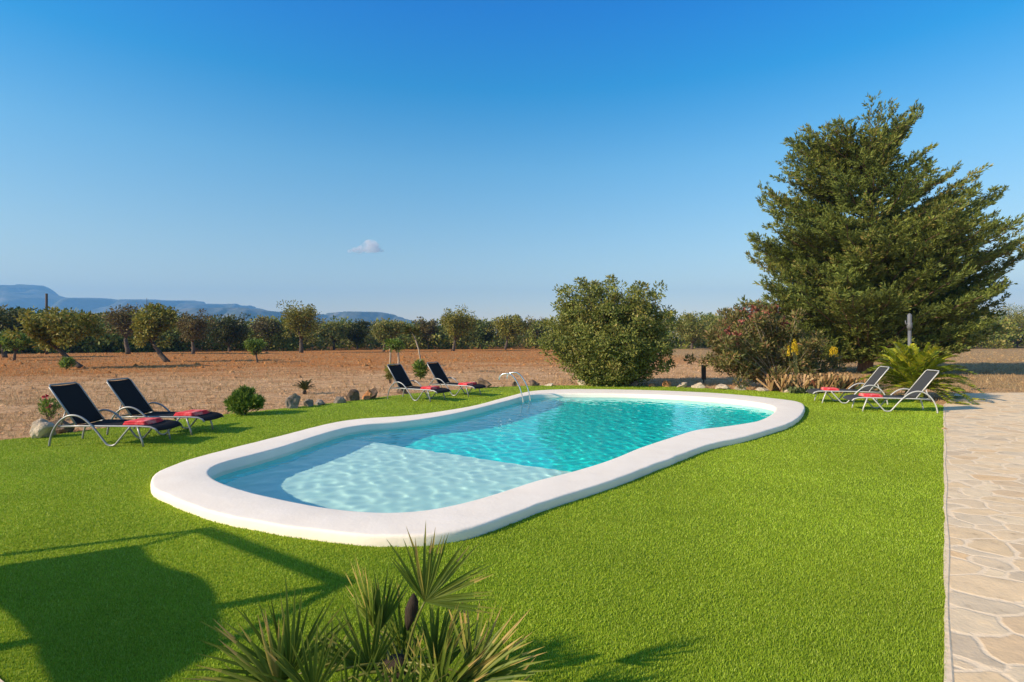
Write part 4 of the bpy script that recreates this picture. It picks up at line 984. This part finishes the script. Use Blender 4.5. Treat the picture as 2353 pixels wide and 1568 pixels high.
# ------------------------------------------------------------------ garden swing beyond the left edge (its shadow lies on the lawn)
tanE = math.tan(R(SUN_EL)); HS = 2.0
def foot(px, py, z):
    g = at(px, py)[:2]; return g-SD*(z/tanE)
A, Bq = foot(470, 1217, HS), foot(795, 1342, HS)
ab = Bq-A; ab /= np.linalg.norm(ab); perp = np.array([-ab[1], ab[0]])
def on_plane(px, py):
    g = at(px, py)[:2]; # g - SD*t on the line A + ab*s
    Mx = np.array([[ab[0], SD[0]], [ab[1], SD[1]]]); s, t = np.linalg.solve(Mx, g-A); return s, t*tanE
sw = thing('garden_swing', 'hanging cloth garden swing in a two-post frame', 'garden swing', (A[0], A[1], 0))
ang = math.atan2(ab[1], ab[0]); sw.rotation_euler = (0, 0, ang); Lab = float(np.linalg.norm(Bq-A))
MB().tube([(0, 0, 0), (0, 0, HS)], .036, 8).build('post', M['post'], sw)
MB().tube([(Lab, 0, 0), (Lab, 0, HS)], .05, 8).build('post', M['post'], sw)
MB().box((Lab/2, 0, HS), (Lab+.06, .09, .05)).build('top_beam', M['dark_wood'], sw)
blob = [(-260, 1335), (0, 1302), (150, 1279), (313, 1255), (330, 1264), (346, 1289), (388, 1308), (443, 1322), (476, 1339), (496, 1369), (505, 1410), (512, 1450), (510, 1496), (455, 1525), (402, 1555), (360, 1580), (250, 1620), (140, 1600), (122, 1543), (105, 1521), (94, 1474), (72, 1452), (50, 1424), (0, 1386), (-260, 1400)]
poly = [on_plane(x, y) for x, y in blob]
n = len(poly)
mb = MB(); mb.add([(s, -.02, z) for s, z in poly]+[(s, .02, z) for s, z in poly], [tuple(range(n)), tuple(range(2*n-1, n-1, -1))]+[(i, n+i, n+(i+1) % n, (i+1) % n) for i in range(n)])
o = mb.build('cloth_seat', M['cloth'], sw)
bm = bmesh.new(); bm.from_mesh(o.data); bmesh.ops.triangulate(bm, faces=bm.faces); bmesh.ops.recalc_face_normals(bm, faces=bm.faces); bm.to_mesh(o.data); bm.free()
s1, z1 = on_plane(320, 1258); s2, z2 = on_plane(520, 1480)
MB().tube([(0, 0, HS), (s1, 0, z1)], .022, 6).build('sling_rope', M['dark_wood'], sw)
MB().tube([(Lab, 0, HS), (s2, 0, z2)], .03, 6).build('sling_rope', M['dark_wood'], sw)

# ------------------------------------------------------------------ cloud
def cloud():
    rg = np.random.default_rng(13); Y = 9000.0; k = Y/F; cx, cy = 843, 571
    pts = [(cx-40, cy+6, 5), (cx-28, cy+3, 7), (cx-14, cy+1, 9), (cx-2, cy-2, 11), (cx+10, cy-7, 14), (cx+15, cy-2, 13), (cx+22, cy+2, 9), (cx+4, cy+4, 9), (cx-20, cy+7, 6), (cx+32, cy+5, 5)]
    bm = bmesh.new()
    for x, y, r in pts:
        p = pt(x, y, Y); m = Matrix.Translation(Vector([float(p[0]), float(p[1]+rg.uniform(-40, 40)), float(p[2])])) @ Matrix.Diagonal((r*k*1.25, r*k*1.3, r*k*.9, 1))
        bmesh.ops.create_icosphere(bm, subdivisions=3, radius=1, matrix=m)
    me = bpy.data.meshes.new('cloud'); bm.to_mesh(me); bm.free()
    t = NT('cloud_vapour'); t.t.nodes.remove(t.b)
    pv = t.n('ShaderNodeVolumePrincipled'); pv.inputs['Color'].default_value = (1, 1, 1, 1); pv.inputs['Anisotropy'].default_value = .2
    nz = t.noise(t.pos((.010, .010, .014)), 1.0, 5, .6)
    t.l(t.math('MULTIPLY', t.math('SUBTRACT', nz, .38, True), .07), pv.inputs['Density']); t.l(pv.outputs[0], t.out.inputs['Volume'])
    o = bpy.data.objects.new('cloud', me); C.objects.link(o); me.materials.append(t.m); struct(o)
    md = o.modifiers.new('r', 'REMESH'); md.mode = 'VOXEL'; md.voxel_size = 14
cloud()

# ------------------------------------------------------------------ haze
t = NT('haze_air'); t.t.nodes.remove(t.b)
pv = t.n('ShaderNodeVolumePrincipled'); pv.inputs['Color'].default_value = (.20, .53, 1.0, 1); pv.inputs['Density'].default_value = 2.2e-4; pv.inputs['Anisotropy'].default_value = .1
t.l(pv.outputs[0], t.out.inputs['Volume'])
struct(MB().box((0, 2570, 235), (10800, 5400, 476)).build('haze', t.m), 'stuff')
